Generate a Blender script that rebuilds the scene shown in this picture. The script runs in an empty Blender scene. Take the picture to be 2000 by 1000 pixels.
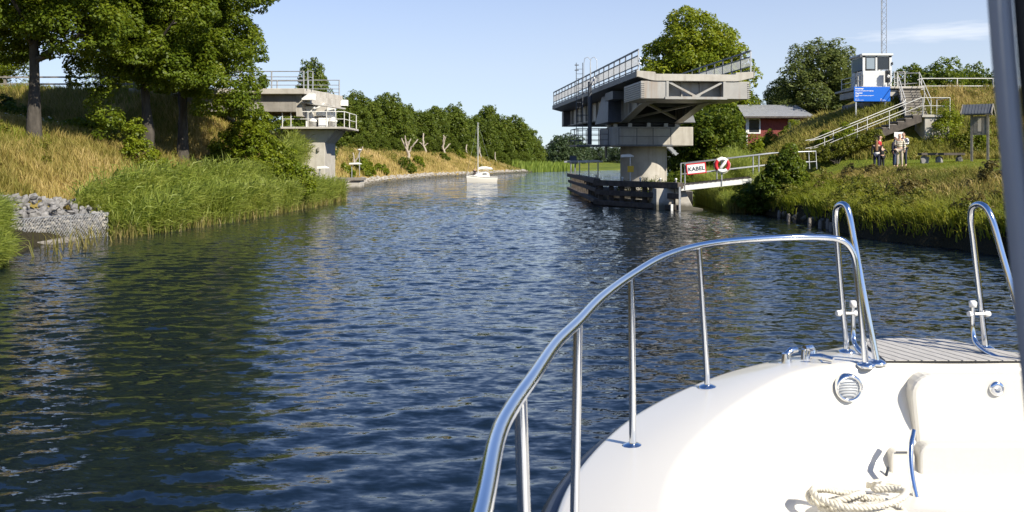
import bpy, math, random
import numpy as np
from mathutils import Vector, Matrix
S = bpy.context.scene
COL = S.collection
rad = math.radians
# ---------------------------------------------------------------- camera, sky, sun
EYE = 2.6
F = 1800.0            # focal length in photograph pixels (2000 wide)
HY = 318.0            # row of the horizon
cam_d = bpy.data.cameras.new('camera'); cam = bpy.data.objects.new('camera', cam_d); COL.objects.link(cam)
cam.location = (0, 0, EYE); cam.rotation_euler = (rad(90), 0, 0)
cam_d.sensor_width = 36; cam_d.lens = 36*F/2000; cam_d.shift_y = -(500-HY)/2000
cam_d.clip_start = 0.05; cam_d.clip_end = 6000
cam_d.dof.use_dof = True; cam_d.dof.focus_distance = 15.0; cam_d.dof.aperture_fstop = 11.0
S.camera = cam
SUN_EL, SUN_AZ = 38.0, -45.0      # direction towards the sun, azimuth from +X (right of the camera, slightly behind)
w = bpy.data.worlds.new("World"); S.world = w; w.use_nodes = True
nt = w.node_tree; nt.nodes.clear()
out = nt.nodes.new('ShaderNodeOutputWorld'); bg = nt.nodes.new('ShaderNodeBackground')
sky = nt.nodes.new('ShaderNodeTexSky'); sky.sky_type = 'NISHITA'; sky.sun_disc = False
sky.sun_elevation = rad(SUN_EL); sky.sun_rotation = rad(90-SUN_AZ)
sky.air_density = 0.75; sky.dust_density = 0.1; sky.ozone_density = 5.0; sky.altitude = 0
# thin high cirrus
tc = nt.nodes.new('ShaderNodeTexCoord'); mp = nt.nodes.new('ShaderNodeMapping'); mp.inputs['Scale'].default_value = (1.6, 1.6, 16)
nz = nt.nodes.new('ShaderNodeTexNoise'); nz.inputs['Scale'].default_value = 2.6; nz.inputs['Detail'].default_value = 6
rp = nt.nodes.new('ShaderNodeValToRGB'); rp.color_ramp.elements[0].position = 0.60; rp.color_ramp.elements[1].position = 0.82
rp.color_ramp.elements[1].color = (.0, .0, .0, 1)
mx = nt.nodes.new('ShaderNodeMixRGB'); mx.inputs['Color2'].default_value = (7.0, 7.3, 7.8, 1)
nt.links.new(tc.outputs['Generated'], mp.inputs['Vector']); nt.links.new(mp.outputs[0], nz.inputs['Vector'])
nt.links.new(nz.outputs[0], rp.inputs[0]); nt.links.new(rp.outputs[0], mx.inputs['Fac'])
tn = nt.nodes.new('ShaderNodeMixRGB'); tn.blend_type = 'MULTIPLY'; tn.inputs['Fac'].default_value = 1; tn.inputs['Color2'].default_value = (.78, .98, 1.22, 1)
nt.links.new(sky.outputs[0], tn.inputs['Color1']); vz = nt.nodes.new('ShaderNodeSeparateXYZ'); nt.links.new(tc.outputs['Generated'], vz.inputs[0])
vr = nt.nodes.new('ShaderNodeValToRGB'); nt.links.new(vz.outputs[2], vr.inputs[0])
vr.color_ramp.elements[0].position = 0; vr.color_ramp.elements[0].color = (.72, .72, .72, 1)
vr.color_ramp.elements[1].position = .50; vr.color_ramp.elements[1].color = (0, 0, 0, 1)
for p_, v_ in ((.10, .63), (.18, .45), (.30, .14)):
    e_ = vr.color_ramp.elements.new(p_); e_.color = (v_, v_, v_, 1)
veil = nt.nodes.new('ShaderNodeMixRGB'); veil.inputs['Color2'].default_value = (5.6, 5.7, 5.35, 1); nt.links.new(vr.outputs[0], veil.inputs['Fac'])   # thin summer haze, strongest low down
nt.links.new(tn.outputs[0], veil.inputs['Color1']); nt.links.new(veil.outputs[0], mx.inputs['Color1']); # one small wispy cloud up on the right
cl1 = nt.nodes.new('ShaderNodeVectorMath'); cl1.operation = 'SUBTRACT'; cl1.inputs[1].default_value = Vector((.475, 1, .142)).normalized(); nt.links.new(tc.outputs['Generated'], cl1.inputs[0])
cl2 = nt.nodes.new('ShaderNodeVectorMath'); cl2.operation = 'MULTIPLY'; cl2.inputs[1].default_value = (1, 1, 9); nt.links.new(cl1.outputs[0], cl2.inputs[0])
cl3 = nt.nodes.new('ShaderNodeVectorMath'); cl3.operation = 'LENGTH'; nt.links.new(cl2.outputs[0], cl3.inputs[0])
cn = nt.nodes.new('ShaderNodeTexNoise'); cn.inputs['Scale'].default_value = 22; cn.inputs['Detail'].default_value = 6; nt.links.new(mp.outputs[0], cn.inputs['Vector'])
cs = nt.nodes.new('ShaderNodeMath'); cs.operation = 'MULTIPLY_ADD'; cs.inputs[1].default_value = -.11; nt.links.new(cn.outputs[0], cs.inputs[0]); nt.links.new(cl3.outputs['Value'], cs.inputs[2])
cr = nt.nodes.new('ShaderNodeMapRange'); cr.inputs[1].default_value = .035; cr.inputs[2].default_value = -.045; cr.inputs[3].default_value = 0; cr.inputs[4].default_value = .55; nt.links.new(cs.outputs[0], cr.inputs[0])
cm_ = nt.nodes.new('ShaderNodeMixRGB'); cm_.inputs['Color2'].default_value = (7.0, 7.3, 7.8, 1); nt.links.new(cr.outputs[0], cm_.inputs['Fac']); nt.links.new(mx.outputs[0], cm_.inputs['Color1'])
nt.links.new(cm_.outputs[0], bg.inputs['Color'])
nt.links.new(bg.outputs[0], out.inputs[0])
bg.inputs['Strength'].default_value = 0.090
sd = bpy.data.lights.new('sun', 'SUN'); so = bpy.data.objects.new('sun', sd); COL.objects.link(so)
sd.energy = 5.0; sd.angle = rad(0.5); sd.color = (1.0, .925, .78)
sv = Vector((math.cos(rad(SUN_EL))*math.cos(rad(SUN_AZ)), math.cos(rad(SUN_EL))*math.sin(rad(SUN_AZ)), math.sin(rad(SUN_EL))))
so.rotation_euler = sv.to_track_quat('Z', 'Y').to_euler(); so.location = (60, -40, 60)
S.view_settings.view_transform = 'Standard'; S.view_settings.look = 'None'
S.view_settings.exposure = 0.72; S.view_settings.gamma = 1.0; S.view_settings.use_curve_mapping = False
S.render.engine = 'CYCLES'
S.cycles.max_bounces = 8; S.cycles.diffuse_bounces = 3; S.cycles.glossy_bounces = 4; S.cycles.transmission_bounces = 4
S.cycles.transparent_max_bounces = 6; S.cycles.use_denoising = True; S.cycles.sample_clamp_indirect = 8
S.cycles.caustics_reflective = False; S.cycles.caustics_refractive = False

def at(px, py, d):
    """a point seen at pixel (px,py) of the photograph at distance d"""
    return Vector(((px-1000)/F*d, d, EYE+(HY-py)/F*d))

# ---------------------------------------------------------------- materials
def new_mat(name):
    m = bpy.data.materials.new(name); m.use_nodes = True
    n = m.node_tree; b = n.nodes['Principled BSDF']
    return m, n, b
def M(name, c1, c2=None, scale=6, rough=.6, metal=0, bump=0, bscale=None, stretch=None, coat=0, spec=.5, ramp=(.35, .65), stains=None, tide=False):
    m, n, b = new_mat(name)
    b.inputs['Roughness'].default_value = rough; b.inputs['Metallic'].default_value = metal
    b.inputs['Coat Weight'].default_value = coat; b.inputs['Specular IOR Level'].default_value = spec
    b.inputs['Base Color'].default_value = (*c1, 1)
    if c2 is not None or bump:
        t = n.nodes.new('ShaderNodeNewGeometry'); mp = n.nodes.new('ShaderNodeMapping')
        if stretch: mp.inputs['Scale'].default_value = stretch
        n.links.new(t.outputs['Position'], mp.inputs['Vector'])
    if c2 is not None:
        z = n.nodes.new('ShaderNodeTexNoise'); z.inputs['Scale'].default_value = scale; z.inputs['Detail'].default_value = 6; z.inputs['Roughness'].default_value = .65
        n.links.new(mp.outputs[0], z.inputs['Vector'])
        r = n.nodes.new('ShaderNodeValToRGB'); r.color_ramp.elements[0].position = ramp[0]; r.color_ramp.elements[1].position = ramp[1]
        r.color_ramp.elements[0].color = (*c1, 1); r.color_ramp.elements[1].color = (*c2, 1)
        n.links.new(z.outputs[0], r.inputs[0]); last = r.outputs[0]
        if stains:      # weather streaks running down the face
            mp2 = n.nodes.new('ShaderNodeMapping'); mp2.inputs['Scale'].default_value = (2.2, 2.2, .22)
            n.links.new(t.outputs['Position'], mp2.inputs['Vector'])
            z2 = n.nodes.new('ShaderNodeTexNoise'); z2.inputs['Scale'].default_value = 1.6; z2.inputs['Detail'].default_value = 8
            n.links.new(mp2.outputs[0], z2.inputs['Vector'])
            r2 = n.nodes.new('ShaderNodeValToRGB'); r2.color_ramp.elements[0].position = .50; r2.color_ramp.elements[1].position = .72
            n.links.new(z2.outputs[0], r2.inputs[0])
            mm = n.nodes.new('ShaderNodeMixRGB'); mm.inputs['Color2'].default_value = (*stains, 1)
            ms = n.nodes.new('ShaderNodeMath'); ms.operation = 'MULTIPLY'; ms.inputs[1].default_value = .6
            n.links.new(r2.outputs[0], ms.inputs[0]); n.links.new(ms.outputs[0], mm.inputs['Fac']); n.links.new(last, mm.inputs['Color1']); last = mm.outputs[0]
        if tide:        # dark algae band just above the waterline
            sx_ = n.nodes.new('ShaderNodeSeparateXYZ'); n.links.new(t.outputs['Position'], sx_.inputs[0])
            za_ = n.nodes.new('ShaderNodeMath'); za_.operation = 'MULTIPLY_ADD'; za_.inputs[1].default_value = -.5; n.links.new(z.outputs[0], za_.inputs[0]); n.links.new(sx_.outputs[2], za_.inputs[2])
            tr_ = n.nodes.new('ShaderNodeMapRange'); tr_.inputs[1].default_value = .22; tr_.inputs[2].default_value = -.05; tr_.inputs[3].default_value = 0; tr_.inputs[4].default_value = .85; n.links.new(za_.outputs[0], tr_.inputs[0])
            tm2 = n.nodes.new('ShaderNodeMixRGB'); tm2.inputs['Color2'].default_value = (.045, .04, .022, 1); n.links.new(tr_.outputs[0], tm2.inputs['Fac']); n.links.new(last, tm2.inputs['Color1']); last = tm2.outputs[0]
        n.links.new(last, b.inputs['Base Color'])
    if bump:
        z3 = n.nodes.new('ShaderNodeTexNoise'); z3.inputs['Scale'].default_value = bscale or scale*4; z3.inputs['Detail'].default_value = 5
        n.links.new(mp.outputs[0], z3.inputs['Vector'])
        bp = n.nodes.new('ShaderNodeBump'); bp.inputs['Distance'].default_value = bump; bp.inputs['Strength'].default_value = .8
        n.links.new(z3.outputs[0], bp.inputs['Height']); n.links.new(bp.outputs[0], b.inputs['Normal'])
    return m
def leaf_mat(name, dark, mid, light, trans=.35, rough=.5):
    """leaves: hue runs with a per-leaf random value and a slow drift through the crown"""
    m, n, b = new_mat(name)
    a = n.nodes.new('ShaderNodeAttribute'); a.attribute_name = 'tint'
    r = n.nodes.new('ShaderNodeValToRGB'); e = r.color_ramp.elements
    e[0].color = (*dark, 1); e[1].color = (*light, 1); e[1].position = 1; x = e.new(.5); x.color = (*mid, 1)
    g = n.nodes.new('ShaderNodeNewGeometry'); z = n.nodes.new('ShaderNodeTexNoise'); z.inputs['Scale'].default_value = .45; z.inputs['Detail'].default_value = 3
    n.links.new(g.outputs['Position'], z.inputs['Vector'])
    ad = n.nodes.new('ShaderNodeMath'); ad.operation = 'ADD'; sb = n.nodes.new('ShaderNodeMath'); sb.operation = 'SUBTRACT'; sb.inputs[1].default_value = .5
    n.links.new(z.outputs[0], sb.inputs[0]); n.links.new(a.outputs['Fac'], ad.inputs[0]); n.links.new(sb.outputs[0], ad.inputs[1])
    n.links.new(ad.outputs[0], r.inputs[0]); n.links.new(r.outputs[0], b.inputs['Base Color'])
    b.inputs['Roughness'].default_value = rough; b.inputs['Specular IOR Level'].default_value = .35
    t = n.nodes.new('ShaderNodeBsdfTranslucent'); mx = n.nodes.new('ShaderNodeMixShader'); mx.inputs[0].default_value = trans
    hs = n.nodes.new('ShaderNodeHueSaturation'); hs.inputs['Value'].default_value = 1.4; hs.inputs['Hue'].default_value = .485
    n.links.new(r.outputs[0], hs.inputs['Color']); n.links.new(hs.outputs[0], t.inputs['Color'])
    n.links.new(b.outputs[0], mx.inputs[1]); n.links.new(t.outputs[0], mx.inputs[2])
    n.links.new(mx.outputs[0], n.nodes['Material Output'].inputs['Surface'])
    return m
MT = {}
MT['maple'] = leaf_mat('maple_leaves', (.055, .088, .006), (.115, .165, .010), (.20, .24, .020), .48)
MT['lime'] = leaf_mat('lime_leaves', (.098, .140, .008), (.185, .235, .013), (.29, .31, .022), .4)
MT['wood_green'] = leaf_mat('wood_leaves', (.060, .092, .012), (.110, .155, .018), (.18, .215, .030), .45)
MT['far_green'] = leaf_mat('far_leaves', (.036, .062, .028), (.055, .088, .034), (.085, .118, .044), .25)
MT['willow'] = leaf_mat('willow_leaves', (.065, .092, .024), (.120, .155, .038), (.20, .23, .060), .5)
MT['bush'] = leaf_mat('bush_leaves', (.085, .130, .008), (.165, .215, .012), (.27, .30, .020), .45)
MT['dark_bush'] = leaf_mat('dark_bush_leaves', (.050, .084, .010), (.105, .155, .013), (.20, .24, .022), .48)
MT['reed'] = leaf_mat('reed_blades', (.16, .215, .030), (.29, .35, .065), (.44, .46, .14), .58)
MT['reed_dry'] = leaf_mat('dry_reed_blades', (.11, .12, .025), (.20, .18, .05), (.34, .27, .10), .35)
MT['grass_tan'] = leaf_mat('tan_grass', (.17, .16, .025), (.35, .275, .080), (.54, .42, .18), .35, .7)
MT['grass_mid'] = leaf_mat('mixed_grass', (.11, .13, .015), (.21, .205, .032), (.40, .32, .09), .42, .7)
MT['grass_green'] = leaf_mat('green_grass', (.11, .15, .010), (.20, .24, .016), (.33, .33, .045), .5, .6)
MT['weed'] = leaf_mat('weed_leaves', (.080, .095, .012), (.165, .190, .020), (.31, .29, .06), .5)
MT['brown_weed'] = leaf_mat('brown_weed_leaves', (.060, .052, .016), (.14, .12, .030), (.27, .22, .07), .4)
MT['bark'] = M('bark', (.032, .027, .021), (.075, .064, .052), 5, .9, bump=.03, bscale=18, stretch=(1, 1, .3))
MT['pale_bark'] = M('stripped_bark', (.42, .37, .30), (.24, .20, .16), 4, .85, bump=.02, bscale=14, stretch=(1, 1, .3))
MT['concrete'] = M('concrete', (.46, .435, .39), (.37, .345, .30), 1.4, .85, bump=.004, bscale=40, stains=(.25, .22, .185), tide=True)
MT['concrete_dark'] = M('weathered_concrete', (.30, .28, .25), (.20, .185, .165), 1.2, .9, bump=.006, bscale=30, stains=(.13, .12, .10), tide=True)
MT['steel_grey'] = M('grey_painted_steel', (.36, .35, .325), (.30, .29, .27), 1.5, .45, bump=.001, bscale=20, stains=(.25, .17, .11))
MT['steel_dark'] = M('dark_painted_steel', (.095, .105, .12), (.075, .08, .09), 3, .5)
MT['galv'] = M('galvanised_steel', (.46, .47, .48), (.36, .37, .38), 6, .45, metal=.55)
MT['white_paint'] = M('white_paint', (.78, .77, .74), (.68, .67, .64), 4, .5)
MT['rail_paint'] = M('rail_paint', (.58, .57, .54), (.47, .46, .43), 5, .5)
MT['cabin'] = M('cabin_paint', (.60, .61, .61), (.54, .55, .55), 2, .45)
MT['timber_dark'] = M('tarred_and_shaded_timber', (.040, .032, .028), (.10, .082, .068), 3, .8, bump=.006, bscale=24, stretch=(1, 1, 1))
MT['timber_grey'] = M('weathered_timber', (.24, .22, .19), (.15, .135, .115), 5, .85, bump=.006, bscale=30)
MT['stone'] = M('grey_stone', (.255, .245, .235), (.14, .135, .13), 5, .9, bump=.01, bscale=14)
MT['stone_pale'] = M('pale_stone', (.40, .37, .325), (.22, .20, .175), 2.5, .9, bump=.01, bscale=14, tide=True)
MT['red_wood'] = M('red_boards', (.22, .045, .038), (.16, .033, .029), 6, .8)
MT['roof_metal'] = M('corrugated_metal', (.33, .335, .345), (.26, .265, .275), 3, .5)
MT['glass_dark'] = M('window_glass', (.03, .035, .04), rough=.05)
MT['glass_sky'] = M('bright_window_glass', (.25, .30, .34), rough=.05)
MT['blue_sign'] = M('blue_sign', (.0, .115, .55), rough=.4)
MT['red_paint'] = M('red_paint', (.55, .02, .03), rough=.45)
MT['white_sign'] = M('white_sign', (.82, .81, .78), rough=.4)
MT['ink'] = M('sign_ink', (.02, .03, .055), rough=.6)
MT['yellow'] = M('yellow_sign', (.62, .38, .015), rough=.5)
MT['black'] = M('black_rubber', (.012, .012, .013), rough=.55)
MT['chrome'] = M('stainless_steel', (.78, .79, .80), rough=.09, metal=1)
MT['gelcoat'] = M('gelcoat', (.60, .575, .515), rough=.22, coat=.4)
MT['gelcoat_step'] = M('nonskid_gelcoat', (.54, .525, .485), (.515, .50, .465), 60, .5, bump=.001, bscale=300)
MT['beige_trim'] = M('beige_trim', (.55, .47, .37), rough=.5)
MT['navy'] = M('dark_rub_rail', (.035, .042, .06), rough=.4)
MT['teak'] = M('silvered_teak', (.45, .43, .40), (.36, .345, .32), 9, .75, stretch=(6, .8, 1), bump=.0008, bscale=60)
MT['rope'] = M('white_rope', (.66, .63, .55), (.50, .46, .37), 40, .85)
MT['lens'] = M('lamp_lens', (.66, .68, .70), rough=.12)
MT['pillar'] = M('window_frame_paint', (.30, .33, .38), rough=.35)

# ---------------------------------------------------------------- mesh helpers
class MB:
    def __init__(s): s.v = []; s.f = []; s.sm = []
    def add(s, vs, fs, smooth=False):
        o = len(s.v); s.v += [tuple(v) for v in vs]; s.f += [tuple(i+o for i in f) for f in fs]; s.sm += [smooth]*len(fs)
    def hexa(s, p):   # 8 corners: bottom ring then top ring
        s.add(p, [(3, 2, 1, 0), (4, 5, 6, 7), (0, 1, 5, 4), (1, 2, 6, 5), (2, 3, 7, 6), (3, 0, 4, 7)])
    def box(s, x0, x1, y0, y1, z0, z1, fn=None):
        p = [(x0, y0, z0), (x1, y0, z0), (x1, y1, z0), (x0, y1, z0), (x0, y0, z1), (x1, y0, z1), (x1, y1, z1), (x0, y1, z1)]
        s.hexa([fn(*q) if fn else q for q in p])
    def beam(s, a, b, w, h, up=(0, 0, 1)):
        a = Vector(a); b = Vector(b); t = (b-a).normalized(); u = Vector(up)
        r = t.cross(u)
        if r.length < 1e-4: r = t.cross(Vector((1, 0, 0)))
        r.normalize(); u = r.cross(t).normalized(); r *= w/2; u *= h/2
        s.hexa([a-r-u, a+r-u, b+r-u, b-r-u, a-r+u, a+r+u, b+r+u, b-r+u])
    def tube(s, pts, r, n=8, closed=False, caps=True, smooth=True):
        pts = [Vector(p) for p in pts]; k = len(pts); rs = r if isinstance(r, (list, tuple)) else [r]*k
        prev = None; rings = []
        for i, p in enumerate(pts):
            if closed: t = pts[(i+1) % k]-pts[i-1]
            else: t = pts[min(i+1, k-1)]-pts[max(i-1, 0)]
            t.normalize()
            if prev is None:
                a = Vector((0, 0, 1)) if abs(t.z) < .9 else Vector((1, 0, 0)); u = t.cross(a).normalized()
            else:
                u = prev-t*prev.dot(t); u.normalize()
            prev = u; w_ = t.cross(u)
            rings.append([p+(u*math.cos(2*math.pi*j/n)+w_*math.sin(2*math.pi*j/n))*rs[i] for j in range(n)])
        vs = [q for ring in rings for q in ring]; fs = []
        for i in range(k if closed else k-1):
            for j in range(n):
                a0 = i*n+j; a1 = i*n+(j+1) % n; b0 = ((i+1) % k)*n+j; b1 = ((i+1) % k)*n+(j+1) % n
                fs.append((a0, a1, b1, b0))
        s.add(vs, fs, smooth)
        if caps and not closed:
            s.add(rings[0], [tuple(reversed(range(n)))]); s.add(rings[-1], [tuple(range(n))])
    def lathe(s, c, prof, n=24, axis='Z', smooth=True):
        c = Vector(c); vs = []; k = len(prof)
        for (r, h) in prof:
            for j in range(n):
                a = 2*math.pi*j/n; x, y = r*math.cos(a), r*math.sin(a)
                q = {'Z': (x, y, h), 'Y': (x, h, -y), 'X': (h, x, y)}[axis]
                vs.append(c+Vector(q))
        fs = [(i*n+j, i*n+(j+1) % n, (i+1)*n+(j+1) % n, (i+1)*n+j) for i in range(k-1) for j in range(n)]
        s.add(vs, fs, smooth)
    def prism(s, poly, d0, d1, fn):     # poly of (a,b), extruded from d0 to d1, fn(a,b,d) -> point
        n = len(poly); vs = [fn(a, b, d0) for a, b in poly]+[fn(a, b, d1) for a, b in poly]
        fs = [tuple(range(n)), tuple(reversed(range(n, 2*n)))]+[(i, i+n, (i+1) % n+n, (i+1) % n) for i in range(n)]
        s.add(vs, fs)
    def mesh(s, name, mat, off=(0, 0, 0)):
        me = bpy.data.meshes.new(name); o = Vector(off)
        me.from_pydata([tuple(Vector(v)-o) for v in s.v], [], s.f)
        me.polygons.foreach_set('use_smooth', s.sm)
        if mat: me.materials.append(mat)
        import bmesh
        bm = bmesh.new(); bm.from_mesh(me); bmesh.ops.recalc_face_normals(bm, faces=bm.faces); bm.to_mesh(me); bm.free()
        me.update(); return me
    def build(s, name, mat, parent=None, bevel=0, **k):
        off = root_of(parent).location if parent else (0, 0, 0)
        o = bpy.data.objects.new(name, s.mesh(name, mat, off)); COL.objects.link(o)
        if parent: o.parent = parent
        if bevel:
            b = o.modifiers.new('bevel', 'BEVEL'); b.width = bevel; b.segments = 2; b.limit_method = 'ANGLE'
        for a, b_ in k.items(): o[a] = b_
        return o
def root_of(o):
    while o.parent: o = o.parent
    return o
def thing(name, label, cat, loc, group=None, rz=0):
    o = bpy.data.objects.new(name, None); COL.objects.link(o); o.location = loc; o.rotation_euler = (0, 0, rz)
    o.empty_display_size = .2
    return tag(o, label, cat, group)
def tag(o, label, cat, group=None):
    o['label'] = label; o['category'] = cat
    if group: o['group'] = group
    return o
def struct(o): o['kind'] = 'structure'; return o
KIDS = {}
def copy_tree(o, parent=None):
    c = o.copy(); COL.objects.link(c)
    if parent: c.parent = parent
    for ch in list(o.children): copy_tree(ch, c)
    return c
def np_mesh(name, verts, faces, mat, tint=None, smooth=False):
    """quick mesh from numpy arrays: verts (N,3), faces (M,k)"""
    me = bpy.data.meshes.new(name); nv, nf, k = len(verts), len(faces), faces.shape[1]
    me.vertices.add(nv); me.vertices.foreach_set('co', np.ascontiguousarray(verts, dtype=np.float32).ravel())
    me.loops.add(nf*k); me.loops.foreach_set('vertex_index', np.ascontiguousarray(faces, dtype=np.int32).ravel())
    me.polygons.add(nf); me.polygons.foreach_set('loop_start', np.arange(0, nf*k, k, dtype=np.int32))
    me.polygons.foreach_set('loop_total', np.full(nf, k, dtype=np.int32))
    if smooth: me.polygons.foreach_set('use_smooth', np.ones(nf, dtype=bool))
    me.update(calc_edges=True)
    if tint is not None:
        at_ = me.attributes.new('tint', 'FLOAT', 'FACE'); at_.data.foreach_set('value', np.ascontiguousarray(tint, dtype=np.float32))
    if mat: me.materials.append(mat)
    return me
def link(name, me, parent=None, **k):
    o = bpy.data.objects.new(name, me); COL.objects.link(o)
    if parent: o.parent = parent
    for a, b in k.items(): o[a] = b
    return o
def text_mesh(body, size, mat, align='LEFT', spacing=1.0, bold=0.0, depth=.003):
    c = bpy.data.curves.new('lettering', 'FONT'); c.body = body; c.size = size; c.align_x = align; c.space_character = spacing
    c.extrude = depth; c.offset = bold; c.resolution_u = 3
    o = bpy.data.objects.new('lettering', c); COL.objects.link(o)
    dg = bpy.context.evaluated_depsgraph_get(); me = bpy.data.meshes.new_from_object(o.evaluated_get(dg))
    bpy.data.objects.remove(o); me.materials.clear(); me.materials.append(mat); return me
# ---------------------------------------------------------------- land and water
LEFT = [(-14, -80), (-13.2, 0), (-13.0, 18), (-13.4, 23.8), (-14.9, 28.9), (-14.7, 33), (-13.9, 40), (-13.4, 46), (-13.2, 58), (-13.6, 70),
        (-15.2, 86), (-16.6, 105), (-16.7, 120), (-15.6, 140), (-13.6, 167), (-9, 190), (-4.5, 212), (4.5, 258), (16, 290), (42, 332), (85, 372), (160, 415), (420, 520)]
RIGHT = [(440, 470), (170, 350), (85, 275), (50, 215), (31, 165), (20.5, 120), (15, 85), (13.4, 60), (13.0, 53), (12.7, 45), (12.7, 38.4), (12.2, 31.5), (13.6, 27.5), (14.6, 20), (15, 0), (15, -80)]
WPOLY = np.array(LEFT+RIGHT, dtype=float)
def shore_dist(x, y):
    """signed distance to the waterline, positive on land"""
    x = np.asarray(x, float); y = np.asarray(y, float); best = np.full(x.shape, 1e9); inside = np.zeros(x.shape, bool)
    n = len(WPOLY)
    for i in range(n):
        ax, ay = WPOLY[i]; bx, by = WPOLY[(i+1) % n]; dx, dy = bx-ax, by-ay
        t = np.clip(((x-ax)*dx+(y-ay)*dy)/(dx*dx+dy*dy), 0, 1)
        best = np.minimum(best, np.hypot(x-ax-t*dx, y-ay-t*dy))
        c = ((ay > y) != (by > y)) & (x < dx*(y-ay)/(dy if abs(dy) > 1e-9 else 1e-9)+ax)
        inside ^= c
    return np.where(inside, -best, best)
def vnoise(x, y, s, seed=0):
    """cheap smooth noise from a few rotated sines"""
    r = np.random.default_rng(seed); o = 0
    for k in range(6):
        a = r.uniform(0, 6.28); f = s*r.uniform(.6, 1.7); o = o+np.sin((x*math.cos(a)+y*math.sin(a))*f+r.uniform(0, 6.28))
    return o/6
def rect_dist(x, y, x0, x1, y0, y1):
    return np.hypot(np.maximum(np.maximum(x0-x, x-x1), 0), np.maximum(np.maximum(y0-y, y-y1), 0))
def centre_x(y): return np.interp(y, [-80, 60, 120, 170, 215, 260, 300, 350, 420, 520], [0, 0, 2, 9, 22, 40, 55, 95, 200, 420])
def ground_z(x, y):
    x = np.asarray(x, float); y = np.asarray(y, float); s = shore_dist(x, y); left = x < centre_x(y)
    zl_near = np.interp(s, [0, .3, 2, 5, 8, 14, 30, 80], [-.05, .5, 1.0, 2.6, 3.7, 4.6, 5.0, 5.2])
    zl_far = np.interp(s, [0, 1.0, 3, 8, 11, 40, 200], [-.05, .5, 1.6, 3.9, 4.3, 4.8, 6])
    k = np.clip((y-60)/35, 0, 1); zl = zl_near*(1-k)+zl_far*k
    k2 = np.clip((y-235)/40, 0, 1); zl = zl*(1-k2)+np.interp(s, [0, 3, 20, 200], [-.05, .3, 1.2, 4])*k2
    zr = np.interp(s, [0, .15, 1.0, 2.5, 4.5, 6.2, 12, 30, 100], [-.05, .70, .95, 1.3, 1.95, 2.25, 2.72, 3.2, 4])
    zr = zr+np.clip((y-52)/28, 0, 1)*np.clip(s/8, 0, 1)*2.0
    el = 7.25-.55*rect_dist(x, y, -400, -22.6, 59.4, 65.6); er = 7.25-.56*rect_dist(x, y, 24.9, 400, 60.6, 66.2)
    zl = np.maximum(zl, el); zr = np.maximum(zr, er)
    z = np.where(left, zl, zr)
    amp = np.clip(s/3, 0, 1)*np.where(z > 7, .02, 1)
    z = z+amp*(vnoise(x, y, .9, 3)*.10+vnoise(x, y, .25, 4)*.14)
    return np.where(s < 0, np.maximum(-.05+s*.9, -1.6), z)
def spaced(segs):
    o = []
    for a, b, n in segs: o += list(np.linspace(a, b, n, endpoint=False))
    return np.array(o+[segs[-1][1]])
gx = spaced([(-1800, -300, 12), (-300, -90, 24), (-90, -40, 34), (-40, 45, 150), (45, 100, 36), (100, 460, 44), (460, 1800, 12)])
gy = spaced([(-90, 10, 22), (10, 80, 118), (80, 140, 50), (140, 340, 70), (340, 620, 40), (620, 3000, 16)])
GX, GY = np.meshgrid(gx, gy); GZ = ground_z(GX, GY)
nx, ny = len(gx), len(gy); idx = np.arange(nx*ny).reshape(ny, nx)
gf = np.stack([idx[:-1, :-1], idx[:-1, 1:], idx[1:, 1:], idx[1:, :-1]], -1).reshape(-1, 4)
gm = np_mesh('ground', np.stack([GX, GY, GZ], -1).reshape(-1, 3), gf, None, smooth=True)
# how dry the turf is, with wet soil and painted shade mixed in at the waterline
SD = shore_dist(GX, GY); LF = GX < centre_x(GY)
def dryness_and_shade(x, y):
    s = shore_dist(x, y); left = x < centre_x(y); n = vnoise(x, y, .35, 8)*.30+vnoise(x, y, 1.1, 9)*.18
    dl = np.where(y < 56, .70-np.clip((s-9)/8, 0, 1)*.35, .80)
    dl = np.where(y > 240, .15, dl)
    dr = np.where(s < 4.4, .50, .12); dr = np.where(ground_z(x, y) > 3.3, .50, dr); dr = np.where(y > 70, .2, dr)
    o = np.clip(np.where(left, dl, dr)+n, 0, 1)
    return np.where((s < 1.0) & (y < 60), -.6+.5*np.clip(s, 0, 1), o)  # near banks: wet soil, with the shade of the undercut put into the colour
a_ = gm.attributes.new('dry', 'FLOAT', 'POINT'); a_.data.foreach_set('value', dryness_and_shade(GX, GY).ravel().astype(np.float32))
gmat, n, b = new_mat('turf')
at_n = n.nodes.new('ShaderNodeAttribute'); at_n.attribute_name = 'dry'
g = n.nodes.new('ShaderNodeNewGeometry'); z1 = n.nodes.new('ShaderNodeTexNoise'); z1.inputs['Scale'].default_value = 2.2; z1.inputs['Detail'].default_value = 8; z1.inputs['Roughness'].default_value = .75
n.links.new(g.outputs['Position'], z1.inputs['Vector'])
ad = n.nodes.new('ShaderNodeMath'); ad.operation = 'MULTIPLY_ADD'; ad.inputs[1].default_value = .8; n.links.new(z1.outputs[0], ad.inputs[0]); n.links.new(at_n.outputs['Fac'], ad.inputs[2])
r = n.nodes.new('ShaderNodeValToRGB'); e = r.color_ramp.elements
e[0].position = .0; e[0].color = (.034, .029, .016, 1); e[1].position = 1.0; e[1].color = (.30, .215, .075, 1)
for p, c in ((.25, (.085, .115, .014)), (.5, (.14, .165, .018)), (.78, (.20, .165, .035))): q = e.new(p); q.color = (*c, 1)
mr = n.nodes.new('ShaderNodeMath'); mr.operation = 'SUBTRACT'; mr.inputs[1].default_value = .15
n.links.new(ad.outputs[0], mr.inputs[0]); n.links.new(mr.outputs[0], r.inputs[0]); n.links.new(r.outputs[0], b.inputs['Base Color']); b.inputs['Roughness'].default_value = .95; b.inputs['Specular IOR Level'].default_value = .15
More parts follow.
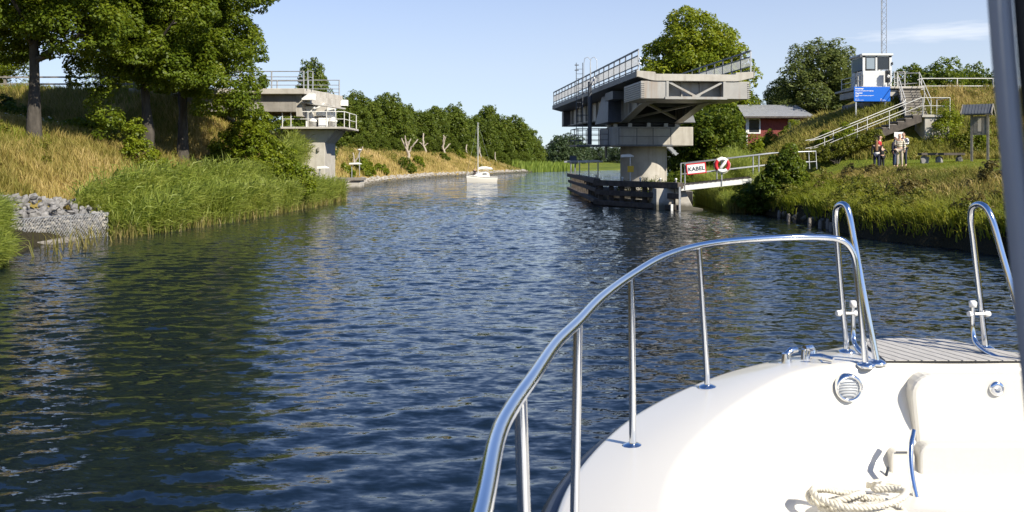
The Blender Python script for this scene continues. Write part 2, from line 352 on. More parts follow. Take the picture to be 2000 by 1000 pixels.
z2 = n.nodes.new('ShaderNodeTexNoise'); z2.inputs['Scale'].default_value = 9; z2.inputs['Detail'].default_value = 6; n.links.new(g.outputs['Position'], z2.inputs['Vector'])
bp = n.nodes.new('ShaderNodeBump'); bp.inputs['Distance'].default_value = .12; n.links.new(z2.outputs[0], bp.inputs['Height']); n.links.new(bp.outputs[0], b.inputs['Normal'])
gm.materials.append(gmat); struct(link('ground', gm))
# water: one sheet with rippled relief
wm, n, b = new_mat('canal_water')
b.inputs['Base Color'].default_value = (.005, .010, .016, 1); b.inputs['Roughness'].default_value = .035; b.inputs['IOR'].default_value = 1.37
g = n.nodes.new('ShaderNodeNewGeometry')
def ripple(scale, stretch, detail, amp, rot, prev):
    """slopes of one family of ripples, added to those before"""
    mp = n.nodes.new('ShaderNodeMapping'); mp.inputs['Scale'].default_value = stretch; mp.inputs['Rotation'].default_value = (0, 0, rot)
    n.links.new(g.outputs['Position'], mp.inputs['Vector'])
    z = n.nodes.new('ShaderNodeTexNoise'); z.inputs['Scale'].default_value = scale; z.inputs['Detail'].default_value = detail; z.inputs['Roughness'].default_value = .55
    n.links.new(mp.outputs[0], z.inputs['Vector'])
    a = n.nodes.new('ShaderNodeVectorMath'); a.operation = 'MULTIPLY_ADD'; a.inputs[1].default_value = (amp*.6, amp, 0); a.inputs[2].default_value = (-amp*.3, -amp*.5, 0)
    n.links.new(z.outputs['Color'], a.inputs[0])
    if prev is None: return a
    q = n.nodes.new('ShaderNodeVectorMath'); q.operation = 'ADD'; n.links.new(prev.outputs[0], q.inputs[0]); n.links.new(a.outputs[0], q.inputs[1]); return q
sl = ripple(5.0, (.5, 1, 1), 2, .38, rad(7), None)
sl = ripple(13, (.5, 1, 1), 3, .5, rad(-8), sl)
# waves too short for the sheet's grid (far off) stay as shading
fi = n.nodes.new('ShaderNodeAttribute'); fi.attribute_name = 'fine'
s2 = ripple(1.5, (.5, 1, 1), 3, 1.0, rad(6), None); fs_ = n.nodes.new('ShaderNodeVectorMath'); fs_.operation = 'SCALE'; n.links.new(s2.outputs[0], fs_.inputs[0]); n.links.new(fi.outputs['Fac'], fs_.inputs['Scale'])
fq = n.nodes.new('ShaderNodeVectorMath'); fq.operation = 'ADD'; n.links.new(sl.outputs[0], fq.inputs[0]); n.links.new(fs_.outputs[0], fq.inputs[1]); sl = fq
# gusts: patches of calmer and rougher water
gu = n.nodes.new('ShaderNodeTexNoise'); gu.inputs['Scale'].default_value = .07; gu.inputs['Detail'].default_value = 3; n.links.new(g.outputs['Position'], gu.inputs['Vector'])
gm2 = n.nodes.new('ShaderNodeMapRange'); gm2.inputs[1].default_value = .35; gm2.inputs[2].default_value = .65; gm2.inputs[3].default_value = .7; gm2.inputs[4].default_value = 1.2; n.links.new(gu.outputs[0], gm2.inputs[0])
sc = n.nodes.new('ShaderNodeVectorMath'); sc.operation = 'SCALE'; n.links.new(sl.outputs[0], sc.inputs[0]); n.links.new(gm2.outputs[0], sc.inputs['Scale'])
ad = n.nodes.new('ShaderNodeVectorMath'); ad.operation = 'ADD'; n.links.new(sc.outputs[0], ad.inputs[0]); n.links.new(g.outputs['Normal'], ad.inputs[1])
nm = n.nodes.new('ShaderNodeVectorMath'); nm.operation = 'NORMALIZE'; n.links.new(ad.outputs[0], nm.inputs[0]); n.links.new(nm.outputs[0], b.inputs['Normal'])
# the waves themselves are relief in the sheet: many small wind waves, crests lying roughly across the canal
wy = [5.0]
while wy[-1] < 286: wy.append(wy[-1]+(.066 if wy[-1] < 36 else .066+(wy[-1]-36)*.0055))
wy = np.array(wy); NU = 236
Ls = np.array(LEFT); Rs = np.array(RIGHT)[::-1]
xl_, xr_ = np.interp(wy, Ls[:, 1], Ls[:, 0])-1.0, np.interp(wy, Rs[:, 1], Rs[:, 0])+1.0
U = np.linspace(0, 1, NU); WX = xl_[:, None]+(xr_-xl_)[:, None]*U[None]; WY = np.repeat(wy[:, None], NU, 1); WZ = np.zeros_like(WX)
sp_ = np.maximum(np.gradient(wy)[:, None], ((xr_-xl_)/NU)[:, None]*.6)
r = np.random.default_rng(9); NW = 84; TOT = np.zeros_like(WX); LOST = np.zeros_like(WX); gust = np.clip(1+.55*vnoise(WX, WY*.6, .28, 12)+.25*vnoise(WX, WY, .9, 13), .35, 1.7)
for i_ in range(NW):
    lam = math.exp(r.uniform(math.log(.25), math.log(.85))); th = r.normal(rad(97), rad(36)); kk_ = 2*math.pi/lam; st_ = .088*math.sqrt(2/NW)*r.uniform(.6, 1.3)
    ok = np.clip((lam/sp_-2.4)/1.6, 0, 1); TOT += 1; LOST += 1-ok; WZ += ok*gust*st_/kk_*np.sin(kk_*(WX*math.cos(th)+WY*math.sin(th))+r.uniform(0, 6.28))
ii = np.arange(len(wy)*NU).reshape(len(wy), NU); wf_ = np.stack([ii[:-1, :-1], ii[:-1, 1:], ii[1:, 1:], ii[1:, :-1]], -1).reshape(-1, 4)
wv = np.stack([WX, WY, WZ], -1).reshape(-1, 3); nb_ = len(wv)
flat = np.array([(-60, -90, 0), (60, -90, 0), (60, 5, 0), (-60, 5, 0), (-60, wy[-1], 0), (600, wy[-1], 0), (600, 620, 0), (-60, 620, 0)], float)
wme = np_mesh('water', np.concatenate([wv, flat]), np.concatenate([wf_, np.array([[0, 1, 2, 3], [4, 5, 6, 7]])+nb_]), wm, smooth=True); fa_ = wme.attributes.new('fine', 'FLOAT', 'POINT'); fa_.data.foreach_set('value', np.concatenate([(LOST/TOT).ravel(), np.ones(8)]).astype(np.float32)); struct(link('water', wme))
# ---------------------------------------------------------------- vegetation builders
def leaf_cloud(rng, pos, nrm, size, aspect=.62, fold=.0):
    """one four-cornered leaf per position, facing about nrm"""
    n = len(pos); nrm = nrm/np.linalg.norm(nrm, axis=1, keepdims=True)
    t = rng.normal(size=(n, 3)); t -= nrm*(t*nrm).sum(1, keepdims=True); t /= np.linalg.norm(t, axis=1, keepdims=True)
    u = np.cross(nrm, t); L = (size*rng.uniform(.65, 1.3, n))[:, None]/2; W = L*aspect
    v = np.stack([pos-t*L, pos+u*W-t*L*.15, pos+t*L, pos-u*W-t*L*.15], 1)
    v[:, 1] += nrm*W*.35; v[:, 3] += nrm*W*.35
    return v.reshape(-1, 3), np.arange(n*4).reshape(n, 4)
def unit(rng, n):
    d = rng.normal(size=(n, 3)); return d/np.linalg.norm(d, axis=1, keepdims=True)
def crown_mesh(name, seed, lobes, n_leaf, clump, leaf, mat, n_clump=None, droop=.0, ragged=.25, flat=.75, tint=(.22, .78)):
    """lobes: (cx,cy,cz,rx,ry,rz).  Leaves sit on small clumps spread over the outer shells of the lobes"""
    rng = np.random.default_rng(seed); lobes = np.array(lobes, float)
    area = (lobes[:, 3]*lobes[:, 4]*lobes[:, 5])**(2/3); p = area/area.sum()
    n_clump = n_clump or int(area.sum()*12.6/(clump*clump*1.5))
    pick = rng.choice(len(lobes), n_clump*2, p=p); d = unit(rng, n_clump*2); d[:, 2] += .12
    rr = np.where(rng.random(n_clump*2) < .8, rng.uniform(1-ragged, 1.04, n_clump*2), rng.uniform(.45, .9, n_clump*2))[:, None]
    c = lobes[pick, :3]+d*lobes[pick, 3:]*rr
    deep = np.zeros(len(c), bool)      # drop clumps buried inside another lobe
    for i, L in enumerate(lobes):
        q = (((c-L[:3])/L[3:])**2).sum(1); deep |= (q < .42) & (pick != i)
    c = c[~deep][:n_clump]; d = d[~deep][:n_clump]; cs = clump*rng.uniform(.6, 1.25, len(c)); ct = rng.normal(0, .10, len(c))
    per = rng.multinomial(n_leaf, cs**2/(cs**2).sum()); ci = np.repeat(np.arange(len(c)), per); N = len(ci)
    e = unit(rng, N)+d[ci]*.55+np.array([0, 0, .25]); e /= np.linalg.norm(e, axis=1, keepdims=True)
    pos = c[ci]+e*(cs[ci]*rng.uniform(.45, 1.0, N)**.6)[:, None]*np.array([1, 1, flat])
    pos[:, 2] -= droop*np.hypot(e[:, 0], e[:, 1])*cs[ci]
    nr = e*.6+np.array([0, 0, .55])+rng.normal(size=(N, 3))*.42
    v, f = leaf_cloud(rng, pos, nr, leaf)
    tv = np.clip(rng.uniform(*tint, N)+ct[ci], 0, 1)
    return np_mesh(name, v, f, mat, tv)
def limb(m, a, b, r0, r1, rng, k=6, wob=.06, n=7):
    a = Vector(a); b = Vector(b); L = (b-a).length
    pts = [a.lerp(b, i/k)+Vector(rng.normal(size=3))*wob*L*(0 if i in (0,) else 1)*.5+Vector((0, 0, 1))*L*.06*math.sin(i/k*3.14) for i in range(k+1)]
    m.tube(pts, [r0+(r1-r0)*(i/k)**.8 for i in range(k+1)], n); return pts
def trunk_mb(rng, h, r, limbs, lean=(0, 0), flare=1.5, fork=None):
    m = MB(); k = 9; top = Vector((lean[0], lean[1], h))
    pts = [Vector((top.x*(i/k)**1.2, top.y*(i/k)**1.2, h*i/k-.25*(i == 0)))+Vector((*rng.normal(size=2)*r*.25, 0))*(i > 0) for i in range(k+1)]
    m.tube(pts, [r*(flare if i == 0 else 1.12 if i == 1 else 1-.075*i) for i in range(k+1)], 10)
    for (t, tip, rr) in limbs:
        j = min(int(t*k), k-1); a = pts[j].lerp(pts[j+1], t*k-j); q = limb(m, a, tip, rr, rr*.25, rng)
        for s in range(2):
            b0 = q[3+s]; limb(m, b0, b0+Vector((rng.normal()*1.2, rng.normal()*1.2, rng.uniform(.3, 1.4)))*(Vector(tip)-a).length*.18, rr*.45, rr*.12, rng, 4)
    return m
def gz(x, y): return float(ground_z(np.array([x]), np.array([y]))[0])
def plant_tree(name, label, cat, x, y, crown_me, trunk_me, group=None, s=(1, 1, 1), rz=0, dz=0):
    t = thing(name, label, cat, (x, y, gz(x, y)+dz), group, rz); t.scale = s
    link('trunk', trunk_me, t); link('crown', crown_me, t); return t

rng = np.random.default_rng(5)
# --- the maples on the left bank -------------------------------------------------
def maple(seed, H, R, base, lobes_extra, n_leaf, leaf=.178, lean=(0, 0), thick=.27, fork=None):
    r = np.random.default_rng(seed); lob = []
    for i in range(19):
        a = i*2.4; zz = base+(H-base)*(.07+.83*(i/18)); k = math.sin(min(1, (zz-base)/(H-base)*1.15+.18)*math.pi*.86)
        rad_ = R*(.62)*k*r.uniform(.8, 1.1); s_ = R*r.uniform(.36, .50)
        lob.append((math.cos(a)*rad_, math.sin(a)*rad_, zz, s_, s_, s_*r.uniform(.62, .8)))
    lob += [(0, 0, base+(H-base)*.5, R*.6, R*.6, (H-base)*.40)]+lobes_extra
    cm = crown_mesh('crown', seed, lob, int(n_leaf*1.9), .62, leaf, MT['maple'], n_clump=640, droop=.55, ragged=.32, flat=.8)
    limbs = [(.35+.05*i, (lean[0]+math.cos(i*2.2+seed)*R*.65, lean[1]+math.sin(i*2.2+seed)*R*.65, base+(H-base)*(.25+.1*i)), thick*.5) for i in range(5)]
    if fork: limbs.append(fork)
    tm = trunk_mb(r, H*.75, thick, limbs, lean).mesh('trunk', MT['bark'])
    return cm, tm
maples = [
    # px, d, H, R, crown base, seed, extra lobes, leaves, label
    (66, 41, 16.0, 5.0, 4.4, 11, [(2.6, -1.2, 5.0, 1.6, 1.5, 1.0), (-3.5, -1, 4.2, 2, 1.6, 1.3)], 52000, 'maple with a forked dark trunk at the far left of the bank', (.30, (2.7, -.4, 4.6), .17)),
    (285, 47, 17.0, 4.6, 4.2, 12, [(-2.0, -1.6, 4.4, 1.2, 1.1, .9), (-1.1, -1.8, 2.6, .55, .5, .9), (-1.0, -1.8, 1.4, .5, .5, .7)], 52000, 'middle maple whose low leafy skirts hang to the tall grass', None),
    (357, 50, 17.5, 4.5, 4.2, 13, [(2.6, -1.2, 4.2, 1.5, 1.5, 1.3), (2.9, -.6, 6.8, 1.4, 1.5, 1.6), (3.1, -.4, 3.4, 1.0, 1.0, 1.3), (3.2, -.4, 9.5, 1.4, 1.4, 1.6)], 56000, 'maple with sunlit trunk edge, nearest the concrete bridge end', None),
]
for px, d, H, R, base, sd_, ex, nl, lab, fork in maples:
    p = at(px, 260, d); cm, tm = maple(sd_, H, R, base, ex, nl, fork=fork, thick=.25)
    plant_tree('maple_tree', lab, 'tree', p.x, d, cm, tm, 'maples on the left bank')
cm, tm = maple(14, 12.5, 4.6, 3.2, [], 30000)
p = at(420, 260, 57)
plant_tree('maple_tree', 'maple half hidden behind the others, its crown over the road embankment', 'tree', p.x-1.5, 55.5, cm, tm, 'maples on the left bank', (.8, .8, .92), 1)
plant_tree('maple_tree', 'maple beyond the road embankment, seen through gaps at the far left', 'tree', -44, 74, cm, tm, 'maples on the left bank', (1.1, 1.1, .9), 2)
plant_tree('maple_tree', 'dark maple on the slope cut by the left edge of the photo', 'tree', -26.5, 44, cm, tm, 'maples on the left bank', (.9, .9, 1), 4)
plant_tree('maple_tree', 'maple beyond the embankment fence, between the forked maple and the middle one', 'tree', -31, 76, cm, tm, 'maples on the left bank', (1.05, .95, .95), 5.3)
# --- the big lime behind the swing bridge --------------------------------------------
r = np.random.default_rng(21); lob = [(0, 0, 7.0, 4.4, 4.2, 5.2)]
for i in range(26):
    zz = 2.6+11.6*(i/25)**.9; k = math.sin(math.pi*min(1, .24+.70*(zz-2.6)/11.6)); a = i*2.4
    lob.append((math.cos(a)*4.1*k, math.sin(a)*4.1*k, zz, 1.75, 1.75, 1.5))
lcm = crown_mesh('crown', 22, lob, 60000, .75, .30, MT['lime'], droop=.3, ragged=.2)
ltm = trunk_mb(r, 9, .42, [(.3+.08*i, (math.cos(i*2.1)*4, math.sin(i*2.1)*4, 6+i), .2) for i in range(5)]).mesh('trunk', MT['bark'])
p = at(1358, 300, 86); plant_tree('lime_tree', 'tall bright yellow-green lime rising behind the swing bridge', 'tree', p.x, 86, lcm, ltm, s=(1.02, 1.0, .965))
# lower trees and bushes between pier and cottage
r = np.random.default_rng(31); lob = [(0, 0, 2.4, 1.9, 1.9, 2.2)]+[(math.cos(i*2.4)*1.7, math.sin(i*2.4)*1.7, .8+3.6*i/10, 1.05, 1.05, .9) for i in range(11)]
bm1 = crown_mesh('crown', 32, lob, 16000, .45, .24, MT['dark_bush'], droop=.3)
bt1 = trunk_mb(r, 3.2, .13, [(.3+.1*i, (math.cos(i*2.1)*1.4, math.sin(i*2.1)*1.4, 2.4+.4*i), .06) for i in range(4)]).mesh('trunk', MT['bark'])
for i, (px, d, s, lab) in enumerate([(1392, 74, (1.0, 1.05, 1.1), 'dense young tree left of the red cottage, close behind the pier'),
                                     (1352, 76, (1.0, 1, 1.15), 'leafy young tree directly behind the concrete pier column'),
                                     (1428, 84, (.8, 1, 1.1), 'shaded young tree behind the left corner of the red cottage'),
                                     (1335, 66, (.6, .6, .62), 'low bush right of the pier column by the small steel stair')]):
    q = at(px, 300, d); plant_tree('young_tree', lab, 'tree', q.x, d, bm1, bt1, 'young trees around the pier and cottage', s, i*1.7)
# willow right of the cottage
r = np.random.default_rng(41); lob = [(0, 0, 4.2, 3.2, 3, 3.4)]
for i in range(20):
    zz = 1.2+8.0*(i/19); k = math.sin(math.pi*min(1, .30+.62*(zz-1.2)/8.0)); a = i*2.4
    lob.append((math.cos(a)*3.6*k, math.sin(a)*3.2*k, zz, 1.25, 1.25, 1.15))
wcm = crown_mesh('crown', 42, lob, 36000, .55, .24, MT['willow'], ragged=.5, flat=1.0)
wtm = trunk_mb(r, 7, .25, [(.2+.1*i, (math.cos(i*2.1)*3, math.sin(i*2.1)*3, 4+1.0*i), .14) for i in range(6)]).mesh('trunk', MT['bark'])
q = at(1612, 250, 84); plant_tree('willow_tree', 'feathery grey-green willow between red cottage and control cabin', 'tree', q.x, 84, wcm, wtm, 'willows behind the cottage', (1.12, 1, .88))
q = at(1535, 250, 96); plant_tree('willow_tree', 'lower willow rising directly behind the red cottage roof', 'tree', q.x, 96, wcm, wtm, 'willows behind the cottage', (.75, .8, .62), 2)
q = at(1655, 250, 92); plant_tree('willow_tree', 'willow partly hidden behind the control cabin railing', 'tree', q.x, 92, wcm, wtm, 'willows behind the cottage', (.75, .8, .66), 4)
# oaks behind the right embankment
for px, d, s, lab in [(1822, 80, (1.1, 1, 1.2), 'round bushy tree behind the top of the steps'), (1765, 86, (.8, .7, 1.0), 'small bushy tree behind the cabin side of the steps'),
                      (1868, 88, (1.0, .9, 1.06), 'low bushy tree behind the long embankment railing'), (1915, 84, (.95, .8, 1.2), 'dark bushy tree behind the railing near the window frame')]:
    q = at(px, 160, d); t = plant_tree('bushy_tree', lab, 'tree', q.x, d, bm1, bt1, 'trees behind the right embankment', s, px)
    t.location.z = 5.0
# --- tree line beyond the left bank -------------------------------------------------------
variants = []
for v in range(4):
    r = np.random.default_rng(60+v); H = 9.5; lob = [(0, 0, 4.2, 2.6, 2.4, 3.6)]
    for i in range(20):
        zz = .7+8.0*(i/19); k = math.sin(math.pi*min(1, .34+.58*(zz/8.9)**1.1)); a = i*2.4+v
        lob.append((math.cos(a)*2.9*k, math.sin(a)*2.7*k, zz, 1.25*r.uniform(.7, 1.2), 1.2, 1.1*r.uniform(.7, 1.4)))
    lob += [(r.normal()*.9, r.normal()*.9, 8.2+r.uniform(0, 1.2), .45, .45, r.uniform(.7, 1.2)) for q_ in range(4)]+[(math.cos(q_)*2.4, math.sin(q_)*2.4, r.uniform(5.5, 7.5), .5, .5, .9) for q_ in range(6)]
    variants.append((crown_mesh('crown', 70+v, lob, 20000, .50, .34, MT['wood_green'], droop=.2, ragged=.35, flat=.95),
                     trunk_mb(r, 6.5, .17, [(.3+.1*i, (math.cos(i*2)*2, math.sin(i*2)*2, 4.5+i*.6), .08) for i in range(5)]).mesh('trunk', MT['bark'])))
row = [(682, 185), (706, 194), (733, 206), (757, 202), (778, 204), (802, 214), (824, 214), (846, 220), (864, 219), (884, 222), (905, 228), (926, 234), (948, 239), (968, 240), (986, 242), (1003, 243), (1020, 248), (1034, 258), (1044, 272)]
for i, (px, ty) in enumerate(row):
    d = 168+(px-682)/362*150+(i % 3)*7; q = at(px, 300, d); g_ = gz(q.x, d); H = EYE+(HY-ty)/F*d-g_
    c_, t_ = variants[i % 4]; s = H/9.4*(.90, 1.04, .95, 1.10, .92, 1.0)[i % 6]
    plant_tree('broadleaf_tree', 'dense green tree in the unbroken row beyond the left canal bank', 'tree', q.x, d, c_, t_, 'tree row beyond the left bank', (max(s*1.12, .95), max(s*1.12, .95), s), i*1.3)
for i, (px, d, ty, lab) in enumerate([(953, 300, 213, 'taller rounded tree standing above the tree row behind the sailboat mast'), (610, 95, 134, 'tree rising behind the left bridge end railing')]):
    q = at(px, 300, d); g_ = gz(q.x, d); H = EYE+(HY-ty)/F*d-g_; c_, t_ = variants[(i+2) % 4]
    plant_tree('tall_tree', lab, 'tree', q.x, d, c_, t_, None, ((.62, .62, H/9.4), (.62, .62, H/9.4))[i] if i else (H/9.4*.75, H/9.4*.75, H/9.4), i)
for i in range(15):     # the leafy skirt in front of the row
    px = 700+i*23; d = 160+(px-700)/345*140; q = at(px, 300, d); c_, t_ = variants[(i+1) % 4]
    plant_tree('undergrowth_bush', 'low bush filling the foot of the tree row beyond the left bank', 'bush', q.x, d, c_, t_, 'bushes at the foot of the tree row', (.42+.03*i, .4+.03*i, .30+.016*i), i*2.1)
# far woods closing the canal
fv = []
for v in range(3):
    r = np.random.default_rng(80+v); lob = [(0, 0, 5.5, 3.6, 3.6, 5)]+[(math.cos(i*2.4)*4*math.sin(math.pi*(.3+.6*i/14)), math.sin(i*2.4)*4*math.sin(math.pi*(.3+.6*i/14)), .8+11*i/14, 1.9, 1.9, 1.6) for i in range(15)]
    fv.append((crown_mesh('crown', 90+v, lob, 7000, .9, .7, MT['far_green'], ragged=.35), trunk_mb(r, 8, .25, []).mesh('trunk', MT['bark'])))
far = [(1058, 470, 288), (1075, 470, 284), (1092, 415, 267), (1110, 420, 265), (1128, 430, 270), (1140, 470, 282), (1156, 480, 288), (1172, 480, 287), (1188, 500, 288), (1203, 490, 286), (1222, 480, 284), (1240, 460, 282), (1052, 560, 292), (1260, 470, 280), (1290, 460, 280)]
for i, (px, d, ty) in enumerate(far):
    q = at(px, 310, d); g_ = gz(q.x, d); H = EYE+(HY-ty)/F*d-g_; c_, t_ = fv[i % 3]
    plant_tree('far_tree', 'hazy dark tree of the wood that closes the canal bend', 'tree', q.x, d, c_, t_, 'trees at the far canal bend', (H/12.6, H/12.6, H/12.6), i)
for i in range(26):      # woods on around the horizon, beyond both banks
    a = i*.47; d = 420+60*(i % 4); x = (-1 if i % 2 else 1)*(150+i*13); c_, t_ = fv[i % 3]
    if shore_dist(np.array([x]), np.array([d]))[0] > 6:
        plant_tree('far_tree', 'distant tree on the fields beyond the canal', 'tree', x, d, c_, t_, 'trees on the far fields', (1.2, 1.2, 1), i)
# --- pollarded, stripped trees on the left bank -------------------------------------------
def pollard(px, base_y, d, h, stubs, label, r=.32):
    q = at(px, base_y, d); t = thing('pollard_tree', label, 'tree', (q.x, d, gz(q.x, d)-.15), 'pollarded trees on the left bank'); R_ = np.random.default_rng(px); m = MB()
    pts = [Vector((.06*h*math.sin(i*.9), 0, h*.5*i/5)) for i in range(6)]; m.tube(pts, [r*(1.25 if i == 0 else 1-.06*i) for i in range(6)], 9)
    tm = m.build('trunk', MT['pale_bark'], None); tm.parent = t
    for (t0, dx, dz, rr) in stubs:
        mm = MB(); a = pts[int(t0*5)]; limb(mm, a, a+Vector((dx, R_.normal()*.3, dz)), rr, rr*.6, R_, 6, .05); o = mm.build('limb', MT['pale_bark'], None); o.parent = t
pollard(796, 294, 172, 4.4, [(.6, -1.2, 2.6, .2), (.8, -.3, 2.6, .22), (.8, .7, 2.2, .2), (.6, 1.7, 2.4, .2), (.9, .2, 1.6, .16)], 'pale pollard with five bare upright limbs, the widest of the stripped trees')
pollard(829, 306, 200, 5.0, [(.9, -.9, .9, .17), (.9, .9, .7, .16), (1, .05, 2.4, .25)], 'pale pollard with one short stub on either side, mid slope', .28)
pollard(866, 306, 214, 4.6, [(.9, .2, 3.0, .26), (.7, 1.5, 1.6, .18), (.95, .6, 2.6, .2)], 'leaning pale pollard with a tall twin top, right of the mid slope one', .28)
pollard(693, 285, 118, 2.6, [(.7, .9, 2.2, .13), (.9, -.2, 1.2, .12)], 'pale pollard behind the lamp post near the left bridge end', .2)
for px, d in ((912, 226), (938, 236), (968, 246)):
    pollard(px, 310, d, 3.2, [(1, .1, 1.5, .2)], 'short pale trunk %s' % {912: 'left of the sailboat mast, bare and topped low', 938: 'just right of the sailboat mast under the trees', 968: 'furthest along the slope under the trees'}[px], .22)
# --- bushes that stand alone --------------------------------------------------------------
def bush(name, label, x, y, z, lobes, n, mat, leaf=.12, clump=.25, seed=1, group=None, stems=3):
    t = thing(name, label, 'bush', (x, y, z), group); r = np.random.default_rng(seed)
    link('foliage', crown_mesh('foliage', seed, lobes, n, clump, leaf, mat, droop=.2, ragged=.4), t); m = MB()
    for i in range(stems):
        L = lobes[i % len(lobes)]; limb(m, (r.normal()*.1, r.normal()*.1, -.2), (L[0]*.7, L[1]*.7, L[2]), .035, .012, r, 5)
    o = m.build('stem', MT['bark']); o.parent = t; return t
q = at(505, 300, 52.0); x, y = q.x, q.y
bush('hawthorn_bush', 'bright yellow-green bush against the left bridge pier', x-.3, y, gz(x, y)-.2,
     [(-1.4, 0, 1.2, 1.3, 1, 1.4), (.1, -.1, 1.8, 1.4, 1.2, 1.7), (1.3, .1, 1.3, 1.3, 1, 1.4), (2.3, .2, .5, 1.0, .9, 1.0), (-.4, .2, 3.1, 1.1, .9, 1.1), (.3, .2, 3.7, .6, .6, .8), (-2.1, -.2, .6, .9, .8, 1.0), (-1.5, .1, 2.4, .8, .7, .9)], 34000, MT['bush'], .15, .3, 101, stems=6)
q = at(258, 260, 43.5); bush('vine_bush', 'leafy bush at the foot of the middle maple', q.x, 44.5, gz(q.x, 44.5)-.2, [(0, 0, .8, .8, .7, .9), (.6, .2, .5, .6, .6, .6), (-.3, .2, 1.8, .5, .5, .8)], 6000, MT['bush'], .13, .25, 102)
q = at(40, 210, 56); bush('dark_bush', 'dark bush below the forked maple on the embankment slope', q.x+.6, 52, gz(q.x+.6, 52)-.3, [(-1.5, 0, .9, 1.5, 1.2, 1.3), (.4, .3, .8, 1.2, 1.1, 1.0), (-3, 0, .8, 1.4, 1.2, 1.2), (-1.2, .3, 2.1, 1.0, .9, .9), (-2.4, .2, 2.4, 1.1, .9, 1.0)], 17000, MT['dark_bush'], .18, .35, 103)
q = at(150, 235, 52); bush('dark_bush', 'low weedy bush on the slope right of the forked trunk', q.x, 50, gz(q.x, 50)-.2, [(-.8, 0, .4, .9, .7, .5), (.6, .2, .4, .9, .7, .5), (2, 0, .45, .9, .7, .55)], 8000, MT['bush'], .15, .3, 104)
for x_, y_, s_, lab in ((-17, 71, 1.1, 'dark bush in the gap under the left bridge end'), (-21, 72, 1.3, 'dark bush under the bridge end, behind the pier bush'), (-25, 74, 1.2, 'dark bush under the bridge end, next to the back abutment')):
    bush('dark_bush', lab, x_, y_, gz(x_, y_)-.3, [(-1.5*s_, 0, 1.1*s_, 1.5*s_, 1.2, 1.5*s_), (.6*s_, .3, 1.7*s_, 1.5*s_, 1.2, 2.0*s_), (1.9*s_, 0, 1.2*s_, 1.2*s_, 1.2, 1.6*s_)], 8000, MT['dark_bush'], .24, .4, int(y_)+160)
# along the far left bank
for i, (px, d, s) in enumerate([(728, 116, .9), (752, 120, 1.1), (770, 130, .8), (804, 150, 1.3), (718, 105, .7), (868, 196, .9), (900, 214, 1.0), (925, 228, .9), (818, 170, 1.0)]):
    q = at(px, 335, d); s_ = shore_dist(np.array([q.x]), np.array([d]))[0]; x = q.x-(max(0, 2.2-s_))
    bush('slope_bush', ['leafy sapling on the dry slope right of the lamp post', 'wide yellow-green bush low on the dry slope', 'small bush above the stones on the dry slope', 'dark green sapling leaning over the stony edge', 'low bush on the dry slope above the concrete dolphin', 'small bush below the leaning pollard', 'small bush left of the sailboat on the dry slope', 'small bush behind the sailboat boom', 'bush on the crest between the two slim pollards'][i],
         x, d, gz(x, d)-.2, [(0, 0, .8*s, .7*s, .6*s, .9*s), (.5*s, .1, .5*s, .6*s, .5*s, .6*s), (-.5*s, 0, 1.3*s, .5*s, .5*s, .7*s)], 2600, MT['dark_bush' if i in (3, 5, 7) else 'bush'], .24, .3, 110+i, 'bushes on the dry left slope')
# right bank: bush in front of the gangway, bushes on the slope
q = at(1532, 330, 45.5); x, y = q.x, q.y
bush('young_maple_bush', 'dark leafy bush growing up in front of the gangway railing', x, y, gz(x, y)-.3,
     [(0, 0, .6, .95, .8, .8), (.15, 0, 1.4, .8, .7, .7), (-.7, 0, .9, .65, .6, .6), (.75, .1, .9, .6, .6, .6), (.2, 0, 2.1, .45, .45, .55), (.25, 0, 2.65, .22, .22, .35), (-.45, -.1, 1.8, .38, .38, .4), (.7, 0, 1.7, .35, .35, .4)], 22000, MT['dark_bush'], .13, .24, 131, stems=5)
q = at(1465, 385, 46.5); x, y = 12.9, 47.5
bush('overhanging_bush', 'dark bush hanging over the water under the gangway end', x, y-.4, .1, [(-.7, 0, .7, .8, .7, .6), (.2, -.2, .9, .9, .7, .6), (1.0, -.4, .7, .8, .7, .6), (-.2, -.4, .35, .7, .5, .35), (.6, -1, .5, .7, .5, .45)], 12000, MT['dark_bush'], .14, .25, 132, stems=5)
for i, (px, d, s, lab) in enumerate([(1845, 54.5, 1.05, 'yellow-green bush on the slope left of the notice board'), (1905, 53.5, .9, 'loose bush on the slope behind the notice board'), (1652, 56.0, .65, 'weedy bush under the blue board'), (1470, 64, .9, 'small bush below the red cottage window'), (1497, 66, .7, 'yellow-green bush before the red cottage wall'), (1545, 70, .8, 'thin bush in front of the red cottage door'), (1610, 57, .55, 'bush at the foot of the steel steps')]):
    q = at(px, 240, d); bush('slope_shrub', lab, q.x, d, gz(q.x, d)-.2, [(0, 0, .8*s, .7*s, .6*s, .8*s), (.4*s, .1, 1.3*s, .5*s, .5*s, .7*s), (-.5*s, 0, .6*s, .6*s, .5*s, .6*s), (.1, 0, 1.9*s, .35*s, .3*s, .5*s)], 3800, MT['bush'], .13, .28, 140+i, 'shrubs on the right embankment')
bush('steps_weeds', 'weedy thicket along the near side of the lower steps', 19.0, 54.15, 2.75, [(-1.2+.5*i, 0, .25+.16*i, .45, .35, .42) for i in range(8)], 9000, MT['weed'], .10, .2, 171, stems=6)
